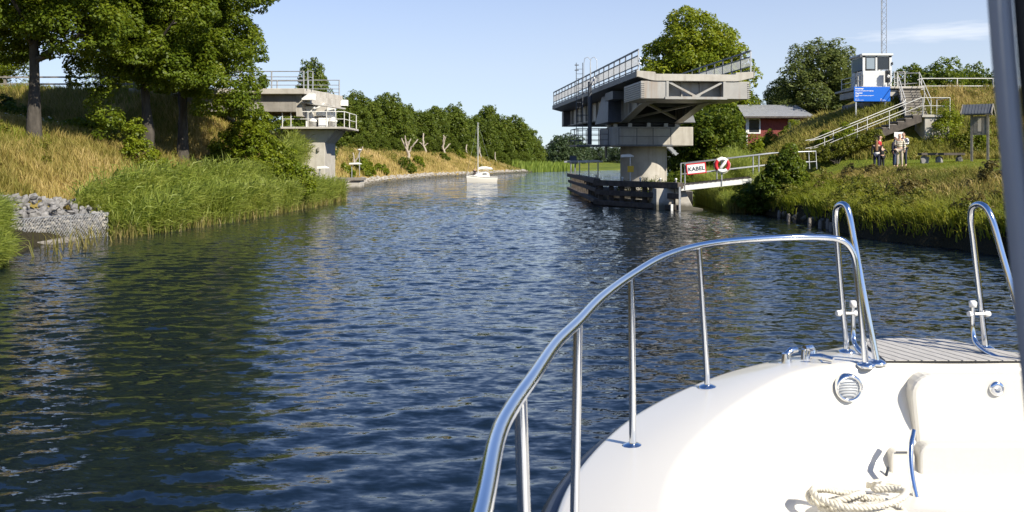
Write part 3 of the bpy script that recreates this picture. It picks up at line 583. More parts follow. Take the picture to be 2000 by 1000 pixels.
# --- blades: grass and reeds ---------------------------------------------------------------
def blades(name, x, y, z, h, w, lean, mat, seed, wind=(-.25, .05), tint=(.1, .9), tips=True, base=None, k=2):
    """curved tapering blades; k bends each"""
    r = np.random.default_rng(seed); n = len(x); a = r.uniform(0, 6.28, n); h = h*r.uniform(.6, 1.25, n)
    dx = np.cos(a)*lean*r.uniform(.3, 1.2, n)*h+wind[0]*h*r.uniform(.4, 1.2, n); dy = np.sin(a)*lean*r.uniform(.3, 1.2, n)*h+wind[1]*h
    b = r.uniform(0, 3.14, n)*.6-.95; px_, py_ = np.cos(b)*w/2, np.sin(b)*w/2
    P0 = np.stack([x-px_, y-py_, z], -1); P1 = np.stack([x+px_, y+py_, z], -1)
    m0 = np.stack([x+dx*.32-px_*.8, y+dy*.32-py_*.8, z+h*.60], -1); m1 = np.stack([x+dx*.32+px_*.8, y+dy*.32+py_*.8, z+h*.60], -1)
    tp = np.stack([x+dx, y+dy, z+h*(1-.25*np.minimum(1, np.hypot(dx, dy)/h))], -1)
    v = np.stack([P0, P1, m1, m0, tp], 1).reshape(-1, 3); i = np.arange(n)*5
    if k == 1:      # short turf: one triangle a blade
        v = np.stack([P0, P1, tp], 1).reshape(-1, 3); i = np.arange(n)*3; f = np.stack([i, i+1, i+2], -1)
    else: f = np.concatenate([np.stack([i, i+1, i+2], -1), np.stack([i, i+2, i+3], -1), np.stack([i+3, i+2, i+4], -1)])
    t = r.uniform(*tint, n) if base is None else np.clip(base+r.normal(0, .16, n), 0, 1)
    return np_mesh(name, v, f, mat, np.tile(t, 1 if k == 1 else 3))
def scatter(n, x0, x1, y0, y1, keep, seed):
    r = np.random.default_rng(seed); x = r.uniform(x0, x1, n); y = r.uniform(y0, y1, n); k = keep(x, y, r); return x[k], y[k]
def grass(name, label, n, box, keep, h, w, mat, seed, lean=.35, wind=(-.25, .05), hvar=None, bias=0):
    x, y = scatter(n, *box, keep, seed); z = ground_z(x, y)-.04; hh = np.full(len(x), h)
    hh = hh*(1+.6*vnoise(x, y, .8, seed)+.25*vnoise(x, y, 2.6, seed+5))
    o = link(name, blades(name, x, y, z, hh, w, lean, mat, seed, wind, k=1 if h < .2 else 2, base=.5+vnoise(x, y, .5, seed+1)*.45+vnoise(x, y, 1.9, seed+2)*.28+bias))
    o['kind'] = 'stuff'; o['label'] = label; o['category'] = 'grass'; return o
MT['grass_dead'] = leaf_mat('dead_grass', (.075, .060, .020), (.19, .135, .045), (.38, .28, .12), .3, .8)
def sd_(x, y): return shore_dist(x, y)
EMB = lambda x, y: rect_dist(x, y, -400, -22.6, 59.4, 65.6)
def kl(x, y, r): s = sd_(x, y); return (x < 0) & (s > .9) & (s < 22) & ~((y < 33.5) & (s < 2.3)) & (r.random(len(x)) < np.clip(1.15-(y-24)/60, .25, 1))
grass('tall_dry_grass', 'tall straw-coloured grass covering the left bank under the maples', 150000, (-38, -13, 22, 59), kl, .62, .034, MT['grass_tan'], 201, .45, (-.1, -.05), bias=-.08)
grass('tall_green_grass', 'greener tufts growing among the straw grass on the left bank', 80000, (-38, -13, 22, 62), lambda x, y, r: kl(x, y, r) & (vnoise(x, y, .45, 77)+np.clip((sd_(x, y)-6)/9, -.2, .5)+r.normal(0, .15, len(x)) > .05), .5, .036, MT['grass_green'], 202, .4)
grass('far_slope_grass', 'dry golden grass on the left slope beyond the bridge end', 90000, (-40, 14, 64, 262), lambda x, y, r: (sd_(x, y) > 1.6) & (sd_(x, y) < 13) & (x < centre_x(y)), .75, .085, MT['grass_tan'], 203, .4)
grass('embankment_grass', 'weedy grass on the left road embankment', 26000, (-48, -20, 50, 60), lambda x, y, r: ground_z(x, y) > 4.2, .5, .04, MT['grass_mid'], 204)
grass('slope_weeds', 'mixed dry and green weeds on the right embankment around the steps', 62000, (14, 44, 48, 60.5), lambda x, y, r: (sd_(x, y) > 4.5) & (ground_z(x, y) > 2.75) & (ground_z(x, y) < 7.4) & ~((x > 17.8) & (x < 25) & (y > 54.5) & (y < 56.2)), .50, .036, MT['grass_mid'], 205)
grass('top_grass', 'dry grass along the top of the right embankment', 12000, (26.4, 46, 58.6, 61), lambda x, y, r: y < 60.4, .6, .035, MT['grass_tan'], 206)
grass('lawn', 'short mown lawn where the group of people stands', 130000, (13, 36, 38, 52), lambda x, y, r: (sd_(x, y) > 4.2) & (ground_z(x, y) < 2.95), .11, .03, MT['grass_green'], 207, .5, (0, 0))
grass('lip_grass', 'brown and tan grass on the lip of the right bank', 75000, (11.5, 24, 22, 48), lambda x, y, r: (sd_(x, y) > .9) & (sd_(x, y) < 5.6) & (vnoise(x, y, .9, 61)+r.normal(0, .25, len(x)) > -.1), .36, .03, MT['grass_mid'], 208, .7, (-.2, -.1))
grass('lip_straw', 'dry straw lying along the top edge of the right bank', 30000, (12, 24, 22, 48), lambda x, y, r: (sd_(x, y) > 2.6) & (sd_(x, y) < 5.4) & (vnoise(x, y, .8, 71)+r.normal(0, .25, len(x)) > .0), .34, .03, MT['grass_tan'], 214, .8, (-.3, -.1))
grass('bank_grass', 'green tufts hanging over the right bank above the water', 90000, (11.5, 24, 20, 50), lambda x, y, r: (sd_(x, y) > .05) & (sd_(x, y) < 3.4) & (vnoise(x, y, 1.3, 55)+r.normal(0, .2, len(x)) > -.35+.26*sd_(x, y)), .50, .036, MT['grass_green'], 209, .8, (-.45, -.25), bias=.1)
grass('meadow_grass', 'rough green meadow around the red cottage', 40000, (13, 36, 56, 84), lambda x, y, r: (sd_(x, y) > 1) & (ground_z(x, y) < 6), .55, .06, MT['grass_mid'], 210, bias=.0)
grass('far_lawn', 'low grass on the land behind the pier', 6000, (13, 44, 84, 150), lambda x, y, r: (sd_(x, y) > 1), .7, .10, MT['grass_green'], 211)
# white yarrow heads
x, y = scatter(2600, -32, -13, 30, 56, lambda x, y, r: kl(x, y, r) & (vnoise(x, y, .6, 31) > .45), 212); r = np.random.default_rng(2)
v, f = leaf_cloud(r, np.stack([x, y, ground_z(x, y)+r.uniform(.45, .75, len(x))], -1), np.tile([.2, -.4, 1.0], (len(x), 1))+r.normal(size=(len(x), 3))*.2, .11, .9)
o = link('white_flowers', np_mesh('white_flowers', v, f, M('flower_white', (.78, .77, .70), rough=.8))); o['kind'] = 'stuff'; o['label'] = 'white flower heads dotted through the tall left bank grass'; o['category'] = 'flowers'
def weeds(name, label, n, box, keep, size, leaves, leaf, mat, seed):
    """rough leafy weeds in irregular knots, one sheet of ground cover"""
    x, y = scatter(n, *box, keep, seed); r = np.random.default_rng(seed+1); q = r.choice([.5, .7, 1, 1.5], len(x), p=[.35, .3, .25, .1])*size; z = ground_z(x, y)
    lob = [(a, b_, c+s_*.45, s_*1.1, s_*1.1, s_*r.uniform(.6, 1.3)) for a, b_, c, s_ in zip(x, y, z, q)]
    o = link(name, crown_mesh(name, seed, lob, leaves, size*.35, leaf, mat, n_clump=len(lob)*14, ragged=.7, flat=1, tint=(.05, .95))); o['kind'] = 'stuff'; o['label'] = label; o['category'] = 'weeds'; return o
weeds('bank_weeds', 'tangled green weeds hanging down the lower right bank', 240, (11.5, 24, 22, 50), lambda x, y, r: (sd_(x, y) > .1) & (sd_(x, y) < 3.2), .42, 26000, .10, MT['weed'], 301)
weeds('brown_weeds', 'withered brown weeds on the upper lip of the right bank', 170, (11.5, 24, 22, 50), lambda x, y, r: (sd_(x, y) > .7) & (sd_(x, y) < 5.0), .33, 26000, .09, MT['brown_weed'], 303)
weeds('embankment_weeds', 'knots of green weeds among the dry grass on the right embankment', 330, (14, 42, 49, 60), lambda x, y, r: (ground_z(x, y) > 2.8) & ~((x > 17.8) & (x < 25) & (y > 54.5) & (y < 56.2)), .45, 36000, .11, MT['weed'], 305)
weeds('bank_slope_weeds', 'yellow-green weeds scattered through the dry grass of the left bank', 260, (-36, -13, 26, 58), lambda x, y, r: kl(x, y, r) & (vnoise(x, y, .4, 41)+r.normal(0, .2, len(x)) > .05), .40, 26000, .10, MT['weed'], 307)
weeds('far_slope_weeds', 'green weeds scattered over the far dry slope left of the sailboat', 300, (-40, 14, 80, 262), lambda x, y, r: (sd_(x, y) > 1.6) & (sd_(x, y) < 12) & (x < centre_x(y)), .75, 16000, .22, MT['weed'], 309)
def reeds(name, label, x, y, z, h, seed, mat, nleaf=7, w=.035, wind=(.30, -.05), leafl=.55, dry_foot=True):
    """upright stems with long arching leaves that all trail down wind"""
    r = np.random.default_rng(seed); n = len(x); h = h*r.uniform(.78, 1.12, n)
    sx = wind[0]*.42*h*r.uniform(.2, 1.3, n)+r.normal(0, .10, n); sy = wind[1]*h+r.normal(0, .10, n)
    V = []; Fc = []; T = []; off = 0
    b = np.stack([x, y, z], -1); tp = np.stack([x+sx, y+sy, z+h*.94], -1); wv = np.array([.008, .003, 0])
    v = np.stack([b-wv, b+wv, tp+wv*.4, tp-wv*.4], 1).reshape(-1, 3); i = np.arange(n)*4
    V.append(v); Fc += [np.stack([i, i+1, i+2], -1), np.stack([i, i+2, i+3], -1)]; t = r.uniform(.2, .7, n); T += [t, t]; off = n*4
    for k in range(nleaf):
        q = (.30+.68*(k+r.uniform(-.3, .3, n))/nleaf).clip(.15, 1); p = b+(tp-b)*q[:, None]; L = leafl*r.uniform(.6, 1.25, n)*(.75+.35*q)
        a = r.uniform(0, 6.28, n); d = np.stack([np.cos(a)*.55+wind[0]*3.0*r.uniform(.4, 1.2, n), np.sin(a)*.55+wind[1]*2, r.uniform(.45, 1.3, n)], -1); d /= np.linalg.norm(d, axis=1, keepdims=True)
        d2 = d.copy(); d2[:, 2] -= r.uniform(.35, .95, n); d2 /= np.linalg.norm(d2, axis=1, keepdims=True)
        mid = p+d*(L*.5)[:, None]; tip = mid+d2*(L*.5)[:, None]; sd = np.stack([-d[:, 1], d[:, 0], r.normal(0, .5, n)], -1); sd /= np.linalg.norm(sd, axis=1, keepdims=True); sd *= w/2
        v = np.stack([p, mid+sd, mid-sd, tip], 1).reshape(-1, 3); i = np.arange(n)*4+off
        V.append(v); Fc += [np.stack([i, i+1, i+2], -1), np.stack([i+1, i+3, i+2], -1)]; t = np.clip(r.uniform(.12, .85, n)*.8+.25*(1-q), 0, 1); T += [t, t]; off += n*4
    o = link(name, np_mesh(name, np.concatenate(V), np.concatenate(Fc), mat, np.concatenate(T)))
    o['kind'] = 'stuff'; o['label'] = label; o['category'] = 'reeds'; return o
# the main reed bed on the left: a strip about 2.2 m wide standing in the shallows
x, y = scatter(19000, -16, -9.5, 31.5, 66, lambda x, y, r: (sd_(x, y) > -1.5-.2*np.sin(y*1.3)) & (sd_(x, y) < .9) & (y > 32.4+(x+16)*.15), 221)
k = np.random.default_rng(1).random(len(x)) < np.where(y < 45, 1, .62); x, y = x[k], y[k]
hh = np.interp(y, [32, 34, 38, 48, 60, 66], [.8, 1.5, 2.0, 2.05, 2.0, 1.6])*(1+.08*vnoise(x, y, 1.2, 6)); zz = np.maximum(ground_z(x, y), -.35)
reeds('reed_bed', 'broad bed of green reeds along the left waterline before the pier', x, y, zz, hh, 222, MT['reed'], 7, .05, (.17, -.03), .66)
xe, ye = scatter(9000, -15.8, -9.5, 31.8, 66, lambda x, y, r: (sd_(x, y) > -1.75) & (sd_(x, y) < -1.0), 223)
o = link('reed_stubble', blades('reed_stubble', xe, ye, np.full(len(xe), -.1), np.full(len(xe), .62), .03, .45, MT['reed_dry'], 224, (0, -.1))); o['kind'] = 'stuff'; o['label'] = 'yellowed reed stalks at the front foot of the left reed bed'; o['category'] = 'reeds'
x, y = scatter(9000, -16.5, -12.2, 21.5, 27.8, lambda x, y, r: (sd_(x, y) > -.7) & (sd_(x, y) < 1.0) & (x < -.556*y+r.normal(0, .12, len(x))), 225)
reeds('reed_clump', 'clump of long green sedge at the left photo edge before the stone basket', x, y, np.maximum(ground_z(x, y), -.1), np.interp(sd_(x, y), [-1, .3], [.45, .85]), 226, MT['reed'], 6, .03, (.26, -.12), .6)
xe, ye = scatter(260, -15.2, -12.2, 25, 33, lambda x, y, r: (sd_(x, y) > -1.9) & (sd_(x, y) < -.5), 227)
o = link('loose_reeds', blades('loose_reeds', xe, ye, np.full(len(xe), -.1), np.full(len(xe), .75), .03, .55, MT['reed_dry'], 228, (0, -.1))); o['kind'] = 'stuff'; o['label'] = 'scattered reed stalks poking out of the water before the stone basket'; o['category'] = 'reeds'
# far reed bed at the bend
x, y = scatter(16000, 0, 70, 258, 350, lambda x, y, r: (sd_(x, y) > -3) & (sd_(x, y) < 12) & (x < centre_x(y)+5) & (x < .068*y), 229)
o = link('far_reed_bed', blades('far_reed_bed', x, y, np.maximum(ground_z(x, y), -.2), np.full(len(x), 2.5), .22, .2, leaf_mat('far_reed', (.12, .18, .02), (.19, .26, .035), (.26, .32, .05), .4), 230, (.1, 0))); o['kind'] = 'stuff'; o['label'] = 'light green reed bed at the bend under the far wood'; o['category'] = 'reeds'
# reeds under the gangway
x, y = scatter(7000, 10.2, 14.5, 48, 60, lambda x, y, r: (sd_(x, y) > -1.6) & (sd_(x, y) < 1.0), 231)
reeds('gangway_reeds', 'dry-footed reeds and rushes behind and under the gangway', x, y, np.maximum(ground_z(x, y), -.2), np.interp(y, [48, 51.5, 53, 60], [1.15, 1.2, 2.2, 2.6]), 232, MT['reed'], 6, .03, (.1, 0), .55)
xe, ye = scatter(3000, 10.2, 14.2, 47.5, 52, lambda x, y, r: (sd_(x, y) > -1.5) & (sd_(x, y) < .6), 233)
o = link('dry_rushes', blades('dry_rushes', xe, ye, np.full(len(xe), -.05), np.full(len(xe), .85), .03, .35, MT['reed_dry'], 234, (0, -.1))); o['kind'] = 'stuff'; o['label'] = 'straw-coloured rushes at the waterline under the gangway'; o['category'] = 'reeds'
# ================================================================ structures
def stone_mesh(seed, mat, flat=.75):
    r = np.random.default_rng(seed); import bmesh
    bm = bmesh.new(); bmesh.ops.create_icosphere(bm, subdivisions=1, radius=.5)
    n_ = [Vector(q).normalized() for q in r.normal(size=(6, 3))]; c_ = r.uniform(.26, .40, 6)
    for v in bm.verts:
        for k, c in zip(n_, c_):
            t = v.co.dot(k)
            if t > c: v.co -= k*(t-c)
        v.co.z *= flat; v.co *= r.uniform(.95, 1.08)
    me = bpy.data.meshes.new('stone'); bm.to_mesh(me); bm.free(); me.materials.append(mat); return me
STONES = [stone_mesh(300+i, MT['stone']) for i in range(7)]; PALE = [stone_mesh(320+i, MT['stone_pale']) for i in range(5)]
def put_stone(parent, x, y, z, s, i, rnd, pool):
    o = bpy.data.objects.new('stone', pool[i % len(pool)]); COL.objects.link(o); o.parent = parent
    o.location = Vector((x, y, z))-parent.location; o.rotation_euler = rnd.uniform(0, 6.28, 3); o.scale = (s*rnd.uniform(.8, 1.3), s*rnd.uniform(.8, 1.2), s*rnd.uniform(.7, 1.1)); return o
# --- rubble heap and stone basket at the left edge ---------------------------------------
G0 = Vector((-15.55, 28.4, 0)); G1 = Vector((-14.35, 32.6, 0)); gd = (G1-G0).normalized(); gn = Vector((-gd.y, gd.x, 0))   # gn points to the land
rnd = np.random.default_rng(401)
heap = thing('rubble_heap', 'heap of broken grey rock behind the wire basket, bottom left of the bank', 'rubble', (-16.4, 30.6, .9))
for i in range(300):
    t = rnd.uniform(-3.0, (G1-G0).length+.3); u = abs(rnd.uniform(0, 1))*1.9+.05
    p = G0+gd*t+gn*u; hz = .78+.62*min(1, u/1.5)*(1-max(0, (t-2.6)/2.6)*.6)+(.16 if t < 1 else 0)*u
    put_stone(heap, p.x, p.y, hz+rnd.uniform(-.05, .08), rnd.choice([.16, .22, .28, .35]), i, rnd, STONES)
m = MB(); q = [G0+gd*-3.6+gn*.1, G0+gd*4.6+gn*.1, G0+gd*4.6+gn*2.1, G0+gd*-3.6+gn*2.1]
m.hexa([Vector((a.x, a.y, .1)) for a in q]+[Vector((q[0].x, q[0].y, .72)), Vector((q[1].x, q[1].y, .66)), Vector((q[2].x, q[2].y, .95)), Vector((q[3].x, q[3].y, 1.3))])
m.build('rubble_core', MT['stone'], heap)
gab = thing('stone_basket', 'galvanised wire basket packed with pale stones at the left waterline', 'gabion', (G0.x, G0.y, 0))
Lg = (G1-G0).length; m = MB()
def gp(t, u, z): return G0+gd*t+gn*u+Vector((0, 0, z))
m.hexa([gp(-2.5, .06, -.3), gp(Lg, .06, -.3), gp(Lg, .6, -.3), gp(-2.5, .6, -.3), gp(-2.5, .06, .70), gp(Lg, .06, .66), gp(Lg, .6, .66), gp(-2.5, .6, .70)])
m.build('stone_core', MT['concrete_dark'], gab)
k = 0
for r_ in range(7):
    for c_ in range(42):
        t = -2.45+c_*.165+(r_ % 2)*.08; p = gp(t+rnd.normal()*.02, .04+rnd.normal()*.015, .06+r_*.115)
        put_stone(gab, p.x, p.y, p.z, rnd.uniform(.15, .21), k, rnd, PALE if (k*7 % 10) < 4 else STONES); k += 1
m = MB()
for i in range(68):
    t = -2.5+i*.12
    for s in (1, -1):
        a, b_ = t, t+s*.8
        a, b_ = max(-2.5, min(Lg, a)), max(-2.5, min(Lg, b_))
        if abs(a-b_) > .05: m.tube([gp(a, -.055, .02), gp(b_, -.055, .02+.84*abs(b_-a)/.8)], .006, 4, caps=False)
for z in (.02, .84): m.tube([gp(-2.5, -.055, z), gp(Lg, -.055, z)], .011, 5)
for t in (-2.5, -.9, 0.6, 2.6, Lg): m.tube([gp(t, -.055, .0), gp(t, -.055, .85)], .011, 5)
m.build('wire_mesh', MT['galv'], gab, kind='stuff')
m = MB(); m.hexa([gp(-2.2, -.5, -.4), gp(2.6, -.42, -.4), gp(2.6, 0, -.4), gp(-2.2, 0, -.4), gp(-2.2, -.5, .12), gp(2.6, -.42, .10), gp(2.6, 0, .14), gp(-2.2, 0, .16)])
led = m.build('stone_ledge', MT['timber_grey'], gab, bevel=.03)
# --- stones edging the far left bank and the right bank ---------------------------------------
vs, fs, off = [], [], 0; base = [(np.array([v.co for v in me.vertices]), np.array([p.vertices for p in me.polygons])) for me in PALE]
def stones_along(n, gen, smin, smax, seed):
    global off
    r = np.random.default_rng(seed)
    for i in range(n):
        x, y, z = gen(r); bv, bf = base[i % 5]; s = r.uniform(smin, smax); a = r.uniform(0, 6.28); c_, s_ = math.cos(a), math.sin(a)
        q = bv*(s*r.choice([.5, .8, 1, 1.3]))*np.array([1.2, 1, .8]); q = np.stack([q[:, 0]*c_-q[:, 1]*s_+x, q[:, 0]*s_+q[:, 1]*c_+y, q[:, 2]+z], -1); vs.append(q); fs.append(bf+off); off += len(bv)
far_edge = np.array([p for p in LEFT if 64 < p[1] < 300], float); seg = np.cumsum([0]+list(np.hypot(*np.diff(far_edge, axis=0).T)))
def edge_pt(r):
    t = r.random()**1.5*seg[-1]; x = np.interp(t, seg, far_edge[:, 0]); y = np.interp(t, seg, far_edge[:, 1]); u = r.uniform(-.3, 1.4)
    return x-u*.95, y+u*.15, .02+max(u, 0)*.52
stones_along(3000, edge_pt, .28, .6, 402)
o = link('bank_stones', np_mesh('bank_stones', np.concatenate(vs), np.concatenate(fs), MT['stone_pale'])); o['kind'] = 'stuff'; o['label'] = 'pale stones lining the waterline below the dry left slope'; o['category'] = 'stones'
spots = [(1512, 411, .5), (1524, 413, .38), (1536, 417, .42), (1546, 414, .55), (1560, 421, .5), (1572, 425, .36), (1588, 421, .6), (1594, 429, .5), (1606, 432, .4), (1500, 408, .36), (1552, 424, .3), (1617, 436, .34)]
where = ['beside the overhanging bush', 'second from the overhanging bush', 'between the first stakes', 'the large pale one among the stakes', 'between two leaning stakes', 'small one low by the water', 'broad one under the driftwood branch', 'with a light face under the driftwood end', 'right of the driftwood', 'nearest the overhanging bush', 'half sunk in front of the stakes', 'nearest the boat rail loop']
for i, (px, py, s) in enumerate(spots):
    d = 4680/(py+8-HY); x = (px-1000)/F*d; o = link('shore_stone', PALE[i % 5]); o.location = (x-.15, d-.35, .17); o.scale = (s, s, s*.8); o.rotation_euler = (i, i*2, i*3)
    tag(o, 'shore stone on the right waterline, '+where[i], 'stone', 'stones along the right waterline')
for i, (px, py, h) in enumerate([(1498, 407, .35), (1507, 411, .42), (1521, 417, .5), (1539, 424, .5), (1551, 424, .42), (1580, 434, .55), (1601, 438, .5), (1616, 440, .62), (1622, 443, .5)]):
    d = 4680/(py+8-HY); x = (px-1000)/F*d; m = MB(); m.tube([(x, d, -.4), (x+.02, d, h*.4), (x+.03, d+.02, h*.66)], [.085, .08, .065], 7)
    tag(m.build('wooden_stake', MT['timber_grey']), 'wooden stake standing in the right shallows, '+['nearest the overhanging bush', 'beside the pale first stone', 'third from the bush', 'in front of the large pale stone', 'thin one behind a half sunk stone', 'tall one under the driftwood', 'with a weathered top right of the driftwood', 'tallest, close to the boat rail loop', 'last before the boat rail loop'][i], 'stake', 'stakes along the right waterline')
m = MB(); q = at(1570, 418, 41); m.tube([q, q+Vector((.5, -.1, .22)), q+Vector((.9, -.3, .2)), q+Vector((1.2, -.6, .02))], [.05, .06, .05, .03], 7)
m.tube([q+Vector((.5, -.1, .2)), q+Vector((.75, 0, .4))], [.03, .015], 6); tag(m.build('driftwood_branch', MT['pale_bark']), 'bleached branch lying over the stones of the right waterline', 'branch')

# ================================================================ left bridge end
def frame_rail(parent, pts, posts, zs, mat, r=.03, pr=.035, name='railing', h=None, base=0):
    """one railing: the rails as the part's mesh, every post a sub-part"""
    m = MB()
    for z in zs: m.tube([Vector(p)+Vector((0, 0, z)) for p in pts], r if z == zs[-1] else r*.8, 6)
    o = m.build(name, mat, parent)
    for p in posts:
        q = MB(); q.tube([Vector(p)+Vector((0, 0, base)), Vector(p)+Vector((0, 0, zs[-1]))], pr, 6); q.build('post', mat, o)
    return o
LB = thing('concrete_bridge_end', 'concrete road bridge end on its pier, left bank, with steel railings', 'bridge', (-13, 62, 0))
XE = -13.0      # end of the deck
m = MB(); m.prism([(-24.5, 58.9), (XE-.25, 58.9), (XE+.95, 65.6), (-24.5, 65.6)], 7.0, 7.36, lambda a, b_, d: (a, b_, d)); m.build('deck_slab', MT['concrete'], LB, bevel=.03)
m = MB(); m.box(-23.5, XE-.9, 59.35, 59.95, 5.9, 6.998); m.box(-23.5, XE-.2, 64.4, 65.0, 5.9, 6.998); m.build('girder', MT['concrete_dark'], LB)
m = MB(); m.box(XE-.9, XE-.55, 59.4, 64.38, 5.6, 6.995); m.build('end_wall', MT['concrete'], LB)
m = MB(); m.prism([(59.3, 6.40), (65.4, 6.40), (65.4, 6.995), (59.3, 6.995)], XE-.30, XE-.05, lambda a, b_, d: (d+(a-59)*.16, a, b_)); m.build('edge_beam', MT['concrete'], LB, bevel=.02)
for y in (59.15, 65.2):
    m = MB(); m.prism([(0, 0), (.75, 0), (.75, .42), (.45, .42), (0, .1)], y-.18, y+.18, lambda a, b_, d: (XE-.45+a+(d-59)*.17, d, 6.93+b_-.3)); m.build('corbel', MT['white_paint'], LB)
# pier: stem, flared head
m = MB(); px0, px1 = -13.75, -12.25
m.prism([(px0, -1.5), (px1, -1.5), (px1, 3.9), (px1+.75, 4.78), (px0-.5, 4.78), (px0, 3.9)], 60.3, 63.9, lambda a, b_, d: (a, d, b_)); m.build('pier', MT['concrete'], LB, bevel=.04)
m = MB(); m.box(px0-.05, px0+.25, 59.95, 60.298, -1.5, 3.75); m.build('pilaster', MT['concrete'], LB, bevel=.02)
for dx in (.35, 1.05):
    m = MB(); m.box(px0+dx, px0+dx+.1, 60.15, 60.297, 3.35, 3.62); m.build('drain_spout', MT['concrete_dark'], LB)
m = MB(); m.box(px0+.1, px1-.1, 61.2, 63.4, 4.96, 6.6); m.build('crosshead', MT['concrete'], LB, bevel=.03)
m = MB(); m.box(-14.95, -10.8, 59.5, 60.9, 4.80, 4.93); m.box(-12.6, -10.7, 60.9, 64.3, 4.80, 4.93); m.build('walkway', MT['concrete'], LB, bevel=.015)
frame_rail(LB, [(-14.85, 59.6, 4.93), (-10.85, 59.6, 4.93), (-10.85, 64.2, 4.93)], [(-14.85, 59.6, 4.93), (-14.3, 59.6, 4.93), (-13.2, 59.6, 4.93), (-12.0, 59.6, 4.93), (-11.4, 59.6, 4.93), (-10.85, 59.6, 4.93), (-10.85, 61.5, 4.93), (-10.85, 64.2, 4.93)], [.5, .98], MT['rail_paint'], .03, .036)
# bearings and lock machinery on the pier head
for i, (x, y) in enumerate([(-13.1, 60.6), (-11.8, 60.7)]):
    m = MB(); m.lathe((x, y, 4.93), [(0, 0), (.26, 0), (.26, .35), (.30, .36), (.30, .45), (.2, .52), (.2, .62), (0, .62)], 16); m.build('bearing', MT['white_paint'], LB)
m = MB(); m.box(-13.55, -13.15, 60.5, 61.1, 4.93, 6.15); m.box(-13.75, -12.95, 60.45, 61.15, 6.15, 6.33); m.build('bearing_block', MT['white_paint'], LB, bevel=.03)
m = MB(); m.box(-12.7, -12.1, 60.4, 61.1, 4.94, 5.55); m.box(-12.9, -11.9, 60.6, 61.0, 5.7, 5.95); m.box(-12.2, -11.7, 60.7, 61.19, 5.2, 6.35); m.build('locking_gear', MT['white_paint'], LB, bevel=.03)
m = MB(); m.beam((-13.6, 59.4, 6.5), (-11.0, 60.6, 6.15), .5, .08); m.build('flap_plate', MT['steel_grey'], LB)
m = MB(); m.beam((-13.2, 60.4, 5.9), (-12.3, 60.4, 6.5), .1, .1); m.build('strut', MT['white_paint'], LB)
# abutment at the back
m = MB(); m.prism([(-24.2, 3.5), (-22.2, 3.5), (-21.2, 5.2), (-21.2, 5.85), (-24.2, 5.85)], 59.4, 65.2, lambda a, b_, d: (a, d, b_)); m.build('abutment', MT['concrete'], LB)
m = MB(); m.box(-25.6, -21.6, 58.95, 59.33, 4.0, 6.99); m.build('wing_wall', MT['concrete'], LB)
# deck railing: near side and far side
xs = [-13.35-2.05*i for i in range(6)]
frame_rail(LB, [(-24.2, 59.05, 7.36), (-13.3, 59.05, 7.36)], [(x, 59.05, 7.36) for x in xs], [.22, .48, .75, 1.10], MT['galv'], .035, .05, base=0)
frame_rail(LB, [(-24.2, 65.35, 7.36), (-12.2, 65.35, 7.36)], [(-12.25-2.2*i, 65.35, 7.36) for i in range(6)], [.22, .48, .75, 1.10], MT['galv'], .035, .05)
frame_rail(LB, [(-13.1, 59.1, 7.36), (-12.95, 59.9, 7.36)], [(-13.1, 59.1, 7.36), (-12.95, 59.9, 7.36)], [.75, 1.15], MT['galv'], .03, .045)
# embankment fence
fence = thing('roadside_fence', 'pale timber fence along the top of the left road embankment', 'fence', (-35, 59.5, 7))
for z in (.45, .9):
    m = MB(); m.beam((-46, 59.7, 7.25+z), (-24.4, 59.7, 7.25+z), .06, .10); m.build('rail', MT['timber_grey'], fence)
for i in range(11):
    m = MB(); x = -45.5+i*2.1; m.box(x-.07, x+.07, 59.75, 59.9, 6.9, 8.25); m.build('post', MT['timber_grey'], fence)
m = MB(); m.prism([(-430, 59.6), (-24.4, 59.6), (-24.4, 65.5), (-430, 65.5)], 7.33, 7.345, lambda a, b_, d: (a, b_, d)); asph = M('asphalt', (.055, .055, .058), (.042, .042, .045), 30, .9)
struct(m.build('road', asph))
m = MB(); m.prism([(25.0, 60.75), (430, 60.75), (430, 66), (25.0, 66)], 7.33, 7.345, lambda a, b_, d: (a, b_, d)); struct(m.build('road', asph))
# --- dolphin with its guide light, small lamp at the pier, lamp post ------------------------------
DL = thing('concrete_dolphin', 'small concrete dolphin with a timber top at the left waterline past the pier', 'dolphin', (-15.2, 88, 0))
m = MB(); m.prism([(-16.7, -1), (-14.35, -1), (-14.35, .9), (-15.2, .9), (-16.7, .35)], 87, 89.5, lambda a, b_, d: (a, d, b_)); m.build('block', MT['concrete'], DL, bevel=.05)
m = MB(); m.box(-17.4, -14.2, 86.8, 89.6, .92, 1.18); m.build('timber_cap', MT['timber_grey'], DL, bevel=.03)
def guide_light(p, h, label, group='guide lights along the water', head=(.85, .3), dx=.25, name='guide_light', mat='white_paint'):
    t = thing(name, label, 'light', p, group); x, y, z = p
    m = MB(); m.tube([(x, y, z), (x, y, z+h)], .045, 8); m.build('pole', MT['galv'], t)
    m = MB(); a, b_ = head; m.prism([(-a/2, 0), (a/2, .03), (a/2, .10), (a*.2, .20), (-a/2, .16)], y-b_/2, y+b_/2, lambda u, v, d: (x+dx+u, d, z+h+v)); m.build('lamp_head', MT[mat], t, bevel=.02); return t
guide_light((-15.3, 88, 1.18), 1.25, 'white flat-topped light on the left concrete dolphin', head=(1.15, .5), dx=.35)
guide_light((-12.35, 59.2, .3), 1.9, 'white flat-topped light at the foot of the left pier above the reeds', head=(.75, .3), dx=.2)
q = at(702, 282, 112); LP = thing('lamp_post', 'slim lamp post standing on the left slope behind the pier walkway', 'lamp post', (q.x, 112, gz(q.x, 112)-.1)); x, y, z = LP.location
